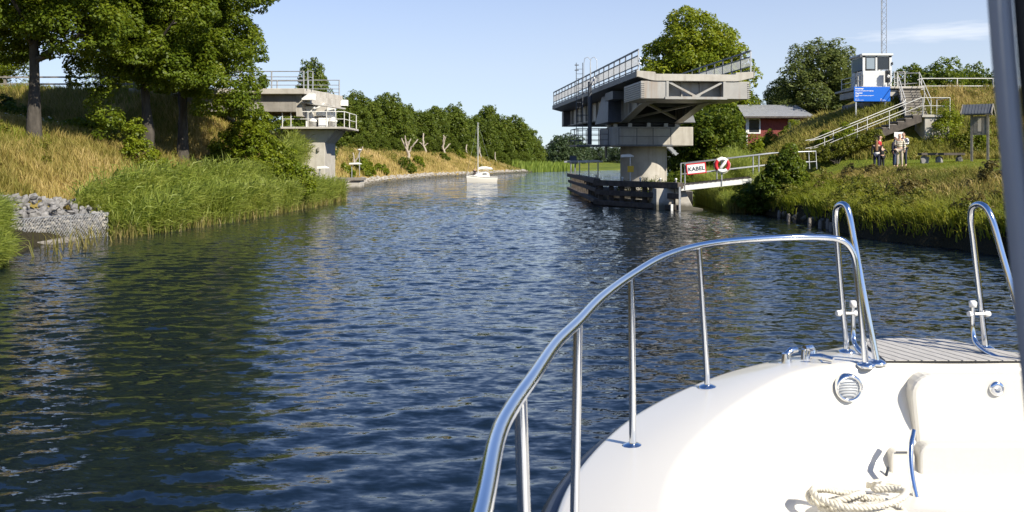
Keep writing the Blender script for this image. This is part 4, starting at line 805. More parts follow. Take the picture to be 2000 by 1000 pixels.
m = MB(); m.tube([(x, y, z), (x, y, z+3.0)], [.07, .05], 8); m.build('pole', MT['galv'], LP); m = MB(); m.lathe((x, y, z+3.0), [(0, 0), (.12, 0), (.26, .22), (.30, .26), (.1, .34), (0, .35)], 12); m.build('lamp_head', MT['white_paint'], LP)

# ================================================================ swing bridge
AX = Vector((-.105, .9945, 0)).normalized(); RX = Vector((AX.y, -AX.x, 0)); NC = Vector((9.54, 47.83, 0)); LEN = 29.5; PT = 11.0
def B(u, t, z): return NC+RX*u+AX*t+Vector((0, 0, z))
pc = B(0, PT, 0)
SB = thing('swing_bridge', 'grey steel swing bridge turned open on its central concrete pier', 'bridge', (pc.x, pc.y, 4.8))
sec = [(-3.1, 7.05), (-2.35, 6.86), (-2.1, 6.84), (2.1, 6.84), (2.35, 6.86), (3.1, 7.05), (3.1, 7.36), (2.15, 7.30), (2.12, 7.20), (-2.12, 7.20), (-2.15, 7.30), (-3.1, 7.36)]
m = MB(); m.prism(sec, 0, .5, lambda a, b_, d: B(a, d, b_)); m.build('end_beam', MT['concrete'], SB, bevel=.02)
m = MB(); m.prism(sec, .502, LEN, lambda a, b_, d: B(a, d, b_)); m.build('deck_slab', MT['steel_dark'], SB)
for s in (-1, 1):
    m = MB(); m.box(s*3.1-(.04 if s < 0 else -.0), s*3.1+(.04 if s > 0 else 0), -.02, .35, 7.02, 7.44, B); m.build('corner_block', MT['concrete'], SB, bevel=.02)
# counterweight box at the near end, with its braced recess
m = MB(); m.box(-2.9, -1.5, .06, 3.9, 5.93, 6.835, B); m.box(1.55, 2.9, .06, 3.9, 5.93, 6.835, B); m.box(-1.498, 1.548, .75, 3.88, 5.94, 6.83, B); m.build('counterweight', MT['steel_grey'], SB, bevel=.015)
m = MB(); m.box(-1.62, 1.68, .0, .42, 5.90, 6.03, B); m.build('bottom_flange', MT['steel_grey'], SB)
for u in (-1.56, 1.48):
    m = MB(); m.box(u, u+.13, .02, .40, 6.034, 6.832, B); m.build('stiffener', MT['steel_grey'], SB)
for u in (-.55, .45):
    m = MB(); m.box(u-.03, u+.03, .66, .748, 6.03, 6.83, B); m.build('stiffener', MT['steel_grey'], SB)
for a, b_ in (((-1.42, .2, 6.80), (.02, .2, 6.07)), ((1.47, .2, 6.80), (.06, .2, 6.07))):
    m = MB(); m.beam(B(*a), B(*b_), .22, .10, up=RX); m.build('brace', MT['steel_grey'], SB)
m = MB(); m.box(-.16, .24, .08, .30, 6.02, 6.13, B); m.build('gusset', MT['steel_grey'], SB)
for s in (-2.86, 2.80):
    for k in range(8):
        m = MB(); m.box(s, s+.16, .03, .058, 6.0+k*.1, 6.03+k*.1, B); m.build('bolt_strip', MT['steel_grey'], SB)
for k in range(7):
    m = MB(); m.box(-2.93, -2.902, .15, 3.8, 6.0+k*.115, 6.03+k*.115, B); m.build('weight_joint', MT['steel_dark'], SB)
# haunched main girders
prof = [(2.4, 6.84), (2.4, 5.94), (4.2, 5.92), (9.0, 5.12), (13.2, 5.12), (17.5, 5.62), (29.3, 5.72), (29.3, 6.84)]
for u in (-1.7, 1.7):
    m = MB(); m.prism(prof, u-.06, u+.06, lambda a, b_, d: B(d, a, b_)); g_ = m.build('main_girder', MT['steel_grey'], SB)
    for (a, b_) in zip(prof[1:6], prof[2:7]):
        m = MB(); m.beam(B(u, a[0]+.02, a[1]-.03), B(u, b_[0], b_[1]-.03), .5, .05); m.build('flange', MT['steel_grey'], g_)
    for t in np.arange(5, 29, 2.0):
        zb = np.interp(t, [q[0] for q in prof[2:7]], [q[1] for q in prof[2:7]]); m = MB(); m.box(u-.2, u+.2, t-.02, t+.02, zb+.02, 6.835, B); m.build('stiffener', MT['steel_grey'], g_)
for t in (6, 15, 20, 25, 29):
    zb = np.interp(t, [q[0] for q in prof[2:7]], [q[1] for q in prof[2:7]]); m = MB(); m.box(-1.63, 1.63, t-.1, t+.1, zb+.25, 6.83, B); m.build('cross_beam', MT['steel_dark'], SB)
for (t0, t1) in ((4.4, 8.8), (13.4, 17.5)):
    for s in (-1, 1):
        m = MB(); za = np.interp(t0, [q[0] for q in prof[2:7]], [q[1] for q in prof[2:7]])+.12; zb = np.interp(t1, [q[0] for q in prof[2:7]], [q[1] for q in prof[2:7]])+.12
        m.beam(B(-1.6*s, t0, za), B(1.6*s, t1, zb), .14, .12); m.build('lower_brace', MT['steel_grey'], SB)
# pivot box and slewing ring
m = MB()
m.hexa([B(-2.75, 8.9, 5.1), B(2.75, 8.9, 5.1), B(2.75, 13.0, 5.1), B(-2.75, 13.0, 5.1), B(-2.5, 9.9, 6.834), B(2.5, 9.9, 6.834), B(2.5, 12.0, 6.834), B(-2.5, 12.0, 6.834)]); m.build('pivot_box', MT['steel_dark'], SB)
m = MB(); m.lathe(pc+Vector((0, 0, 4.80)), [(0, 0), (1.9, 0), (1.9, .14), (2.05, .14), (2.05, .22), (1.8, .22), (1.8, .29), (0, .29)], 32); m.build('slewing_ring', MT['steel_dark'], SB)
for i in range(12):
    a = i*math.pi/6; m = MB(); c_ = pc+Vector((math.cos(a)*2.2, math.sin(a)*2.2, 4.93)); m.box(c_.x-.12, c_.x+.12, c_.y-.12, c_.y+.12, 4.805, 5.05); m.build('roller', MT['galv'], SB, bevel=.02)
m = MB(); m.box(-2.95, -2.3, 6.6, 8.8, 6.35, 6.82, B); m.build('drive_housing', MT['steel_dark'], SB)
m = MB(); m.prism([(28.6, 5.72), (29.45, 5.60), (29.45, 6.83), (28.6, 6.83)], -2.3, 2.3, lambda a, b_, d: B(d, a, b_)); m.build('nose_box', MT['steel_dark'], SB, bevel=.02)
# deck railings with infill panels
for s in (-1, 1):
    u = s*3.0; m = MB(); pts = [B(u, .15, 0), B(u, LEN-.1, 0)]
    m.beam(pts[0]+Vector((0, 0, 8.46)), pts[1]+Vector((0, 0, 8.46)), .07, .08)
    for z in (7.46, 7.66, 8.16): m.beam(pts[0]+Vector((0, 0, z)), pts[1]+Vector((0, 0, z)), .04, .05)
    rl = m.build('railing', MT['steel_dark'], SB); n = 20
    for i in range(n+1):
        t = .15+(LEN-.25)*i/n; m = MB(); m.box(u-.03, u+.03, t-.035, t+.035, 7.362, 8.42, B); m.build('post', MT['galv' if i == 0 else 'steel_dark'], rl)
        if i < n:
            t1 = .15+(LEN-.25)*(i+1)/n; m = MB()
            for j in range(9):
                q = t+.06+(t1-t-.12)*j/8; m.beam(B(u, q, 7.69), B(u, q, 8.14), .022, .03, up=RX)
            m.build('infill_panel', MT['galv'], rl)
for z in (7.72, 7.98):
    m = MB(); c_ = B(-2.95, -.02, z); m.lathe(c_, [(0, -.04), (.055, -.03), (.055, .03), (0, .04)], 12, 'Y'); m.build('marker_lamp', MT['white_paint'], SB)
# ladder and inspection walkway at the pier
m = MB(); c_ = B(-3.55, 10.6, 0); m.tube([c_+Vector((0, 0, 3.75)), c_+Vector((0, 0, 7.7))], .13, 10); m.build('ladder_post', MT['steel_dark'], SB)
m = MB()
for dx in (-.45, -.85):
    m.tube([c_+Vector((dx, 0, 3.8)), c_+Vector((dx, 0, 8.9))], .025, 6)
for k in range(16): m.tube([c_+Vector((-.45, 0, 4+k*.3)), c_+Vector((-.85, 0, 4+k*.3))], .015, 5)
m.build('ladder', MT['steel_dark'], SB)
for k, (dx, dy) in enumerate(((.05, .3), (-.35, .3))):
    m = MB(); m.tube([c_+Vector((dx, dy, 7.4)), c_+Vector((dx, dy, 8.9)), c_+Vector((dx+.05, dy, 9.2)), c_+Vector((dx+.25, dy, 9.3)), c_+Vector((dx+.42, dy, 9.1)), c_+Vector((dx+.45, dy, 7.6))], .022, 6); m.build('grab_hoop', MT['galv'], SB)
m = MB(); m.tube([c_+Vector((.15, 0, 7.5)), c_+Vector((.3, .3, 8.0)), c_+Vector((.8, .3, 8.05))], .05, 8); m.build('cable_arm', MT['galv'], SB)
for dz in (0, .32):
    m = MB(); m.beam(c_+Vector((-.95, 0, 8.75-dz)), c_+Vector((-.7, 0, 8.75-dz)), .08, .06); m.build('ladder_hook', MT['steel_dark'], SB)
for z in (5.6, 7.0):
    m = MB(); m.beam(c_+Vector((-.85, 0, z)), c_+Vector((.1, 0, z)), .06, .06); m.build('ladder_stay', MT['steel_dark'], SB)
# pier with cap, column, walkway
PI = thing('bridge_pier', 'round concrete pier with a broad angular cap carrying the swing bridge', 'pier', (pc.x, pc.y, 0))
m = MB(); m.lathe(pc, [(1.47, -1.5), (1.47, 3.64)], 40); m.build('column', MT['concrete'], PI)
h = 2.5; cpoly = [(-h+.45, -h), (h-.05, -h), (h, -h+.05), (h, h-.8), (h-.8, h), (-h+.8, h), (-h, h-.8), (-h, -h+.45)]
m = MB(); m.prism(cpoly, 3.65, 4.80, lambda a, b_, d: B(a, PT+b_, d)); m.build('cap', MT['concrete'], PI, bevel=.03)
m = MB(); m.box(-4.6, -2.52, PT-1.6, PT+1.2, 3.62, 3.72, B); m.box(-2.4, 1.0, PT-3.2, PT-2.52, 3.60, 3.70, B); m.build('walkway', MT['steel_dark'], PI)
frame_rail(PI, [B(-2.6, PT+1.1, 3.72), B(-4.5, PT+1.1, 3.72), B(-4.5, PT-1.5, 3.72), B(-2.6, PT-1.5, 3.72)], [B(u, PT+v, 3.72) for u, v in ((-2.6, 1.1), (-3.5, 1.1), (-4.5, 1.1), (-4.5, -.2), (-4.5, -1.5), (-3.9, -1.5), (-3.2, -1.5), (-2.6, -1.5))], [.3, .65, 1.0], MT['steel_dark'], .025, .03)
frame_rail(PI, [B(-2.3, PT-3.15, 3.7), B(.9, PT-3.15, 3.7)], [B(u, PT-3.15, 3.7) for u in (-2.3, -1.2, -.2, .9)], [.5, 1.0], MT['steel_dark'], .02, .025)
m = MB(); m.box(-2.52, -2.42, PT-.3, PT-.1, 2.9, 3.64, B); m.build('bracket', MT['steel_dark'], PI)
# small stair behind the pier
ST = thing('steel_stair', 'small grey steel stair dropping behind the right side of the pier cap', 'stair', (*at(1330, 300, 64).xy, 1))
for s in (0, .7):
    m = MB(); a = at(1300, 280, 63)+Vector((0, s, 0)); b_ = at(1322, 302, 63)+Vector((0, s, 0)); m.beam(a, b_, .06, .2); m.build('stringer', MT['galv'], ST)
    m = MB(); m.tube([a+Vector((.1, 0, .8)), b_+Vector((.5, 0, .9))], .025, 6); m.build('handrail', MT['galv'], ST)
for k in range(5):
    m = MB(); p = a.lerp(b_, k/4)+Vector((0, -.35, .05)); m.box(p.x-.13, p.x+.13, p.y-.33, p.y+.33, p.z, p.z+.04); m.build('tread', MT['galv'], ST)

# ================================================================ timber fender round the pier
FD = thing('timber_fender', 'dark timber guide fender with concrete footings round the bridge pier', 'fender', (7, 55, 0))
C1, C2, C3, C4 = Vector((5.3, 57.3, 0)), Vector((9.15, 50.0, 0)), Vector((5.35, 86.5, 0)), Vector((11.4, 62, 0))
def V3(v, z): return Vector((v.x, v.y, z))
def fbeam(a, b_, z, w, h, name='beam', mat='timber_dark', out=0):
    t = (b_-a).normalized(); n_ = Vector((t.y, -t.x, 0))*out; m = MB(); m.beam(V3(a+n_, z), V3(b_+n_, z), w, h); return m.build(name, MT[mat], FD, bevel=.02)
d1 = (C2-C1).normalized(); d2 = (C3-C1).normalized()
fbeam(C1-d1*.15, C2, 1.36, .40, .34); fbeam(C1-d1*.05, C2, .78, .2, .30, out=.06); fbeam(C1-d1*.05, C2-d1*.1, .16, .34, .28, out=.10)
fbeam(C1, C3, 1.47, .40, .32, out=-0); fbeam(C1+d2*.2, C3, .9, .2, .26); fbeam(C1+d2*.2, C3+d2*.3, .22, .34, .26)
for i in range(7):
    p = C1+d1*((C2-C1).length*(i+.4)/7.2); m = MB(); m.box(p.x-.14, p.x+.14, p.y+.14, p.y+.40, -1, 1.18); m.build('post', MT['timber_dark'], FD, bevel=.02)
for i in range(15):
    p = C1+d2*(1.2+(C3-C1).length*i/15.2); m = MB(); m.box(p.x+.16, p.x+.40, p.y-.13, p.y+.13, -1, 1.30); m.build('post', MT['timber_dark'], FD, bevel=.02)
for k in range(16):        # deck planks of the walkway behind the front face
    p = C1+d1*((C2-C1).length*(k+.5)/16); t = Vector((-d1.y, d1.x, 0)); m = MB(); a = p+t*.25; b_ = p+t*1.2; m.beam(V3(a, 1.40), V3(b_, 1.40), .44, .06); m.build('plank', MT['timber_grey'], FD)
for i, f_ in enumerate((.12, .33, .55, .78, .95)):     # bollard stubs on the top beam
    p = C1.lerp(C2, f_) if i else C1+d2*.6; m = MB(); m.lathe((p.x, p.y, 1.53 if i else 1.63), [(0, 0), (.05, 0), (.05, .14), (.075, .16), (.06, .22), (0, .23)], 10); m.build('bollard', MT['white_paint'], FD)
# concrete footings
m = MB(); m.box(7.95, 8.95, 50.8, 53.6, -1, 1.18); m.build('footing', MT['concrete'], FD, bevel=.03)
m = MB(); m.prism([(8.97, -1), (10.5, -1), (10.5, .08), (9.95, .16), (9.55, .95), (9.55, 1.2), (8.97, 1.2)], 50.6, 52.6, lambda a, b_, d: (a, d, b_)); m.build('footing', MT['concrete'], FD, bevel=.03)
m = MB(); m.prism([(5.9, 57.4), (7.95, 53.4), (7.95, 56.6), (6.4, 60.5)], -1, .42, lambda a, b_, d: (a, b_, d)); m.build('footing', MT['concrete_dark'], FD, bevel=.04)
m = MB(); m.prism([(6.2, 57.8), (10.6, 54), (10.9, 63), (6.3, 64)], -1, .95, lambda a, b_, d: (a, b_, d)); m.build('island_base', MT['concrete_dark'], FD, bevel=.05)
m = MB(); m.box(9.03, 9.13, 49.86, 49.96, -.8, 1.3); m.build('pipe_guard', MT['galv'], FD)
q = MB(); q.box(8.62, 8.74, 49.98, 50.2, .0, .35); q.build('ladder_rung', MT['white_paint'], FD)
bush('pier_weeds', 'weedy scrub growing on the fender island at the foot of the column', 7.9, 55.6, .9, [(-.9, .2, .25, .5, .4, .3), (.1, -.2, .3, .5, .4, .45), (1.0, .2, .35, .5, .4, .5), (1.7, .4, .2, .4, .4, .35)], 1800, MT['dark_bush'], .10, .25, 151)
# guide lights on the fender, from near to far
guide_light((7.0, 54.6, 1.42), 1.5, 'white lamp with a yellow plate on a pole, on the fender front', dx=-.18, head=(.75, .34))
y = MB(); y.box(6.83, 7.2, 54.50, 54.54, 2.05, 2.42); yp = y.build('warning_plate', MT['yellow'], None); yp.parent = [o for o in bpy.data.objects if o.name.startswith('guide_light')][-1]
yp.data.transform(Matrix.Translation(-yp.parent.location))
for i, (px, d, lab) in enumerate([(1168, 63, 'nearest white lamp of the row along the fender side'), (1150, 69, 'second lamp of the row along the fender side'), (1132, 74, 'third lamp of the row, right of the far pair of posts'), (1123, 79, 'fourth lamp of the row along the fender side'), (1115, 84, 'farthest lamp of the row at the fender end')]):
    x = (px-1000)/F*d; guide_light((x, d, 1.3), 1.30, lab, dx=-.25, head=(1.15-.1*i, .42), mat='white_paint' if i < 2 else 'galv')
m = MB(); CB = thing('cable_board', 'small dark board on two posts behind the fender lamps', 'sign', (*at(1119, 312, 92).xy, .5))
m.box(5.75, 6.45, 92, 92.06, 2.5, 3.3); m.build('board', MT['steel_dark'], CB)
for x in (5.85, 6.35):
    m = MB(); m.tube([(x, 92.1, -1), (x, 92.1, 3.2)], .05, 6); m.build('post', MT['steel_dark'], CB)

# ================================================================ gangway with sign and lifebuoy
GW = thing('gangway', 'steel gangway with tube railings from the right bank to the fender', 'gangway', (11, 50.3, 1.3))
ga, gb = Vector((9.2, 50.25, 1.22)), Vector((14.6, 50.3, 1.80))
m = MB(); m.beam(ga, gb, .08, .30); m.build('side_beam', MT['white_paint'], GW, bevel=.01)
m = MB(); m.beam(ga+Vector((0, 1.1, 0)), gb+Vector((0, 1.1, 0)), .08, .30); m.build('side_beam', MT['white_paint'], GW, bevel=.01)
for k in range(22):
    p = ga.lerp(gb, (k+.5)/22)+Vector((0, .55, .18)); m = MB(); m.beam(p+Vector((0, -.62, 0)), p+Vector((0, .62, 0)), .235, .05); m.build('plank', MT['timber_dark'], GW)
sl = (gb-ga)/(gb.x-ga.x)
def gwp(x, dz, y=50.22): return Vector((x, y, ga.z+sl.z*(x-ga.x)+dz))
for yy in (50.22, 51.42):
    m = MB(); m.tube([gwp(9.42, .2, yy), gwp(9.42, 1.32, yy), gwp(14.5, 1.36, yy), gwp(16.55, 1.22, yy), gwp(16.6, .25, yy)], .035, 8); m.tube([gwp(9.42, .72, yy), gwp(14.5, .74, yy), gwp(16.55, .66, yy)], .028, 6); rl = m.build('railing', MT['galv'], GW)
    for x in (9.42, 11.43, 13.45, 15.2):
        m = MB(); m.tube([gwp(x, -.1, yy), gwp(x, 1.32, yy)], .038, 8); m.build('post', MT['galv'], rl)
SG = thing('cable_sign', 'white KABEL sign with a red border hung on the gangway railing', 'sign', (9.99, 50.12, 2.3))
m = MB(); c_ = gwp(10.02, .98, 50.12); tilt = Matrix.Rotation(-math.atan(sl.z), 4, 'Y')
def sgn(a, b_, d): return c_+(tilt @ Vector((a, d, b_)))
m.box(-.54, .54, 0, .02, -.30, .30, lambda a, d, b_: sgn(a, b_, d)); m.build('border', MT['red_paint'], SG, bevel=.01)
m = MB(); m.box(-.475, .475, -.006, .0, -.235, .235, lambda a, d, b_: sgn(a, b_, d)); m.build('face', MT['white_sign'], SG)
me = text_mesh('KABEL', .30, MT['ink'], 'CENTER', 1.06, .009); o = link('lettering', me, SG); o.location = sgn(.0, -.108, -.011)-SG.location; o.rotation_euler = (Matrix.Rotation(-math.atan(sl.z), 3, 'Y') @ Matrix.Rotation(rad(90), 3, 'X')).to_euler()
LR = thing('lifebuoy', 'red and white lifebuoy hanging on the gangway railing', 'lifebuoy', (11.42, 50.08, 2.35)); c_ = Vector((11.42, 50.08, gwp(11.42, 1.02).z))
def ring(a0, a1, mat, R=.335, r=.10, n=18):
    m = MB(); m.tube([c_+Vector((math.sin(a0+(a1-a0)*i/n)*R, 0, math.cos(a0+(a1-a0)*i/n)*R)) for i in range(n+1)], r, 10); return m.build('ring_segment', mat, LR)
q = rad(45)
for k, mt in enumerate(('white_sign', 'red_paint', 'white_sign', 'red_paint')): ring(-q+k*2*q, q+k*2*q, MT[mt])
m = MB(); m.tube([c_+Vector((math.sin(i*math.pi/16)*(.45+.02*math.sin(i*2)), .02, math.cos(i*math.pi/16)*(.45+.02*math.cos(i*3))-.02)) for i in range(32)], .014, 6, closed=True); m.build('grab_line', MT['rope'], LR)
m = MB(); m.tube([c_+Vector((-.17, -.08, -.22)), c_+Vector((-.08, -.09, -.12)), c_+Vector((.12, -.09, .12)), c_+Vector((.2, -.08, .24))], [.03, .085, .085, .05], 10); m.build('throw_bag', MT['white_sign'], LR)
m = MB(); m.box(c_.x-.03, c_.x+.03, 50.15, 50.2, c_.z-.8, c_.z+.3); m.build('bracket', MT['galv'], LR)
# ================================================================ red cottage
CT = thing('red_cottage', 'small red wooden cottage with a grey metal roof and white window frames', 'cottage', (23, 80, 4.4))
def CP(px, py, d=80): return at(px, py, d)
x0, x1 = CP(1458, 0).x, CP(1580, 0).x; zb, zt = 4.0, CP(0, 228).z; yf, yb = 80.0, 84.5
m = MB(); m.box(x0, x1, yf, yb, zb, zt); m.build('wall', MT['red_wood'], CT)
bw = .165; nb = int((x1-x0)/bw)
brd = MB()
for i in range(nb):
    brd.box(x0+i*bw+.004, x0+(i+1)*bw-.004, yf-.022-.008*(i % 2), yf-.002, zb, zt-.02)
brd.build('cladding_boards', MT['red_wood'], CT, kind='stuff')
for a, b_ in ((x0-.05, x0+.09), (x1-.09, x1+.05)):
    m = MB(); m.box(a, b_, yf-.055, yf+.1, zb, zt); m.build('corner_board', MT['white_paint'], CT)
# corrugated roof with a step over the entrance
m = MB(); n = 90; ridge = CP(0, 205).z+.15; ey = yf-.95; vs = []; xl, xr = CP(1449, 0).x, CP(1588, 0).x
for i in range(n+1):
    x = xl+(xr-xl)*i/n; c = .018*math.cos(i*math.pi)
    sk = .55*(1 if False else 0)
    vs += [(x, ey, zt-.10+c), (xl+.1+(xr-xl-.9)*i/n-0, 82.3, ridge+c)]
m.add(vs, [(2*i, 2*i+2, 2*i+3, 2*i+1) for i in range(n)]); vs2 = [(a, b_, c-.05) for a, b_, c in vs]; m.add(vs2, [(2*i, 2*i+1, 2*i+3, 2*i+2) for i in range(n)])
m.build('roof', MT['roof_metal'], CT)
m = MB(); m.add([(xl, ey, zt-.14), (xr, ey, zt-.14), (xr, ey, zt+.0), (xl, ey, zt+.0), (xl, ey+.06, zt-.14), (xr, ey+.06, zt-.14), (xr, ey+.06, zt+.0), (xl, ey+.06, zt+.0)], [(0, 1, 2, 3), (4, 7, 6, 5), (0, 4, 5, 1)]); m.build('eave_board', MT['timber_dark'], CT)
m = MB(); m.add([(xl+.1, 82.3, ridge), (xr-.8, 82.3, ridge), (xr, 86, zt-.1), (xl, 86, zt-.1)], [(0, 1, 2, 3)]); m.build('roof_back', MT['roof_metal'], CT)
def window(px0, px1, py0, py1, parent, d, name='window'):
    a, b_ = at(px0, py1, d), at(px1, py0, d); m = MB(); w_ = .11
    m.box(a.x, b_.x, d-.07, d-.03, a.z, a.z+w_); m.box(a.x, b_.x, d-.07, d-.03, b_.z-w_, b_.z); m.box(a.x, a.x+w_, d-.072, d-.03, a.z+w_, b_.z-w_); m.box(b_.x-w_, b_.x, d-.072, d-.03, a.z+w_, b_.z-w_)
    o = m.build(name, MT['white_paint'], parent); m = MB(); m.box(a.x+w_, b_.x-w_, d-.045, d-.032, a.z+w_, b_.z-w_); m.build('pane', MT['glass_dark'], o); return o
window(1460, 1485, 231, 261, CT, 80)
a, b_ = at(1541, 275, 80), at(1560, 235, 80)
m = MB(); m.box(a.x, b_.x, 79.90, 79.965, a.z, b_.z); dr = m.build('door', MT['beige_trim'], CT); m = MB(); m.lathe((b_.x-.12, 79.86, a.z+1.0), [(0, -.04), (.035, -.03), (.035, .03), (0, .04)], 8, 'Y'); m.build('handle', MT['galv'], dr)
m = MB(); m.box(a.x-.1, a.x-.002, 79.88, 79.97, a.z, b_.z+.1); m.box(b_.x+.002, b_.x+.1, 79.88, 79.97, a.z, b_.z+.1); m.box(a.x, b_.x, 79.88, 79.97, b_.z+.002, b_.z+.1); m.build('door_frame', MT['white_paint'], CT)
a = at(1561, 247, 80); m = MB(); m.box(a.x+.02, a.x+.25, 79.92, 79.955, a.z-.2, a.z+.22); m.build('notice', MT['white_sign'], CT)

# ================================================================ embankment end, platform, cabin
AB = thing('concrete_abutment', 'dark concrete abutment wall under the control cabin platform', 'abutment', (22.5, 60, 5))
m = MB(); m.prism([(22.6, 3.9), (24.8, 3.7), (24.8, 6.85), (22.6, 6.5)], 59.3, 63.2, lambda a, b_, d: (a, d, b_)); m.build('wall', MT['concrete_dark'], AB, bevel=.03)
m = MB(); m.prism([(22.5, 59.2), (25.0, 59.2), (25.0, 63.3), (22.5, 63.3)], 6.87, 7.30, lambda a, b_, d: (a, b_, d)); m.build('seat_block', MT['concrete'], AB, bevel=.03)
m = MB(); m.box(22.4, 26.4, 59.0, 64.0, 7.36, 7.50); m.build('platform', MT['concrete'], AB, bevel=.02)
m = MB(); m.beam((22.7, 59.3, 5.6), (24.5, 59.3, 6.7), .08, .1); m.beam((22.6, 59.3, 5.95), (24.6, 59.3, 5.95), .08, .08); m.beam((24.5, 59.3, 5.9), (24.5, 59.3, 7.0), .08, .08); m.build('brace_frame', MT['white_paint'], AB)
CBN = thing('control_cabin', 'small pale control cabin with big windows above the blue board', 'cabin', (23.9, 61, 7.5))
cx0, cx1, cy0, cy1, cz0, cz1 = 22.95, 24.85, 60.3, 62.3, 7.62, 9.78
m = MB(); m.box(cx0, cx1, cy0, cy1, cz0, 8.62); m.build('lower_wall', MT['cabin'], CBN, bevel=.02)
for (a, b_, c, d) in ((cx0, cx0+.16, cy0, cy0+.12), (cx0+.83, cx0+.95, cy0, cy0+.12), (cx1-.2, cx1, cy0, cy0+.12), (cx0, cx0+.12, cy1-.12, cy1), (cx1-.12, cx1, cy1-.12, cy1)):
    m = MB(); m.box(a, b_, c, d, 8.622, 9.60); m.build('window_post', MT['cabin'], CBN)
m = MB(); m.box(cx0-.12, cx1+.06, cy0-.12, cy1+.1, 9.602, 9.74); m.build('roof', MT['cabin'], CBN, bevel=.03)
m = MB(); m.box(cx0, cx1, cy0, cy1, 9.52, 9.6); m.build('ceiling', MT['cabin'], CBN)
def pane(a, b_, mat, fr=.045):
    m = MB(); y_ = cy0+.02; z0, z1 = 8.70, 9.52
    m.box(a, b_, y_-.03, y_-.002, z0, z0+fr); m.box(a, b_, y_-.03, y_-.002, z1-fr, z1); m.box(a, a+fr, y_-.03, y_-.002, z0+fr, z1-fr); m.box(b_-fr, b_, y_-.03, y_-.002, z0+fr, z1-fr)
    o = m.build('window', MT['black'], CBN); m = MB(); m.box(a+fr, b_-fr, y_-.016, y_-.008, z0+fr, z1-fr); m.build('pane', mat, o)
pane(cx0+.20, cx0+.83, MT['glass_sky']); pane(cx0+.96, cx1-.16, MT['glass_dark'])
m = MB(); m.box(cx0-.008, cx0-.002, cy0+.15, cy1-.15, 8.68, 9.5); m.build('side_pane', MT['glass_sky'], CBN)
m = MB(); m.box(cx0+.2, cx1-.2, cy1-.1, cy1-.05, 8.65, 9.5); m.build('rear_pane', MT['glass_dark'], CBN)
m = MB(); m.box(cx0-.22, cx0-.05, cy0-.1, cy0+.05, 9.50, 9.66); m.build('corner_lamp', MT['steel_dark'], CBN)
m = MB(); m.box(cx1-.02, cx1+.06, cy0-.06, cy0+.02, 9.0, 9.18); m.build('side_lamp', MT['black'], CBN)
m = MB(); m.box(cx0-.05, cx1+.05, cy0-.05, cy1+.05, 7.502, 7.615); m.build('floor_frame', MT['white_paint'], CBN)
TL = thing('signal_light', 'black three-lamp signal with one pale lamp lit at the cabin corner', 'signal', (24.45, 59.9, 7.5))
m = MB(); m.box(24.30, 24.58, 59.85, 60.05, 7.82, 8.62); m.build('housing', MT['black'], TL, bevel=.02)
for k, z in enumerate((8.46, 8.22, 7.98)):
    m = MB(); m.lathe((24.44, 59.84, z), [(0, .0), (.09, -.01), (.10, .02)], 14, 'Y'); m.build('lamp', MT['white_sign' if k == 1 else 'glass_dark'], TL)
    m = MB(); m.tube([(24.44+.11*math.cos(a), 59.78, z+.11*math.sin(a)) for a in np.linspace(.2, 2.94, 8)], .012, 5); m.build('hood', MT['black'], TL)
m = MB(); m.tube([(24.44, 59.95, 7.5), (24.44, 59.95, 7.82)], .04, 8); m.build('pole', MT['steel_dark'], TL)
# blue information board
BS = thing('information_board', 'wide blue board with white lines of text below the cabin', 'sign', (23.5, 58.8, 7))
bx0, bx1, bz0, bz1 = at(1668, 0, 58.8).x, at(1739, 0, 58.8).x, at(0, 198, 58.8).z, at(0, 169.5, 58.8).z
m = MB(); m.box(bx0, bx1, 58.8, 58.84, bz0, bz1); m.build('panel', MT['blue_sign'], BS, bevel=.01)
tm_ = MT['white_sign']; W = bx1-bx0; H = bz1-bz0
for body, s, u, v, bold in (('Bropassage', .115, .035, .86, .004), ('Kontakta brovakten före öppning', .085, .035, .72, .002), ('Öppettider', .10, .035, .56, .004), ('1/6 - 31/8', .06, .035, .475, .001), ('Brovakten öppnar för båttrafik när vägen är fri', .062, .035, .40, .002), ('VHF 68', .06, .035, .325, .003), ('april - maj', .055, .035, .17, .001), ('Öppnas efter anmälan', .06, .035, .09, .001), ('kanalen', .06, .79, .09, .001)):
    o = link('lettering', text_mesh(body, s, tm_, 'LEFT', 1.0, bold), BS, kind='stuff'); o.location = Vector((bx0+W*u, 58.796, bz0+H*v-.02))-BS.location; o.rotation_euler = (rad(90), 0, 0)
m = MB(); e0 = Vector((bx0+W*.745, 58.797, bz0+H*.12)); m.tube([e0+Vector((.05*math.cos(a), 0, .06*math.sin(a))) for a in np.linspace(0, 6.0, 14)], .012, 5); m.build('emblem', tm_, BS)
for x in (bx0+.15, bx1-.3):
    m = MB(); m.box(x-.04, x+.04, 58.845, 58.92, 5.2, bz1+.15); m.build('post', MT['galv'], BS)
# lattice mast
LM = thing('lattice_mast', 'tall thin steel lattice mast standing behind the control cabin', 'mast', (*at(1725, 170, 70).xy, 5.0))
mc = Vector((at(1725.5, 170, 70).x, 70, 0)); tri = [Vector((.2, -.1, 0)), Vector((-.2, -.1, 0)), Vector((0, .25, 0))]; m = MB()
for c in tri: m.tube([mc+c+Vector((0, 0, 5)), mc+c+Vector((0, 0, 22))], .025, 5)
m.build('leg', MT['galv'], LM); m = MB()
for k in range(42):
    z = 5+k*.4
    for i in range(3):
        a, b_ = (tri[i], tri[(i+1) % 3]) if k % 2 else (tri[(i+1) % 3], tri[i]); m.tube([mc+a+Vector((0, 0, z)), mc+b_+Vector((0, 0, z+.4))], .012, 4, caps=False)
m.build('lacing', MT['galv'], LM)
m = MB(); m.box(mc.x-.35, mc.x+.35, 69.6, 70.4, 4.5, 5.3); m.build('footing', MT['concrete'], LM)
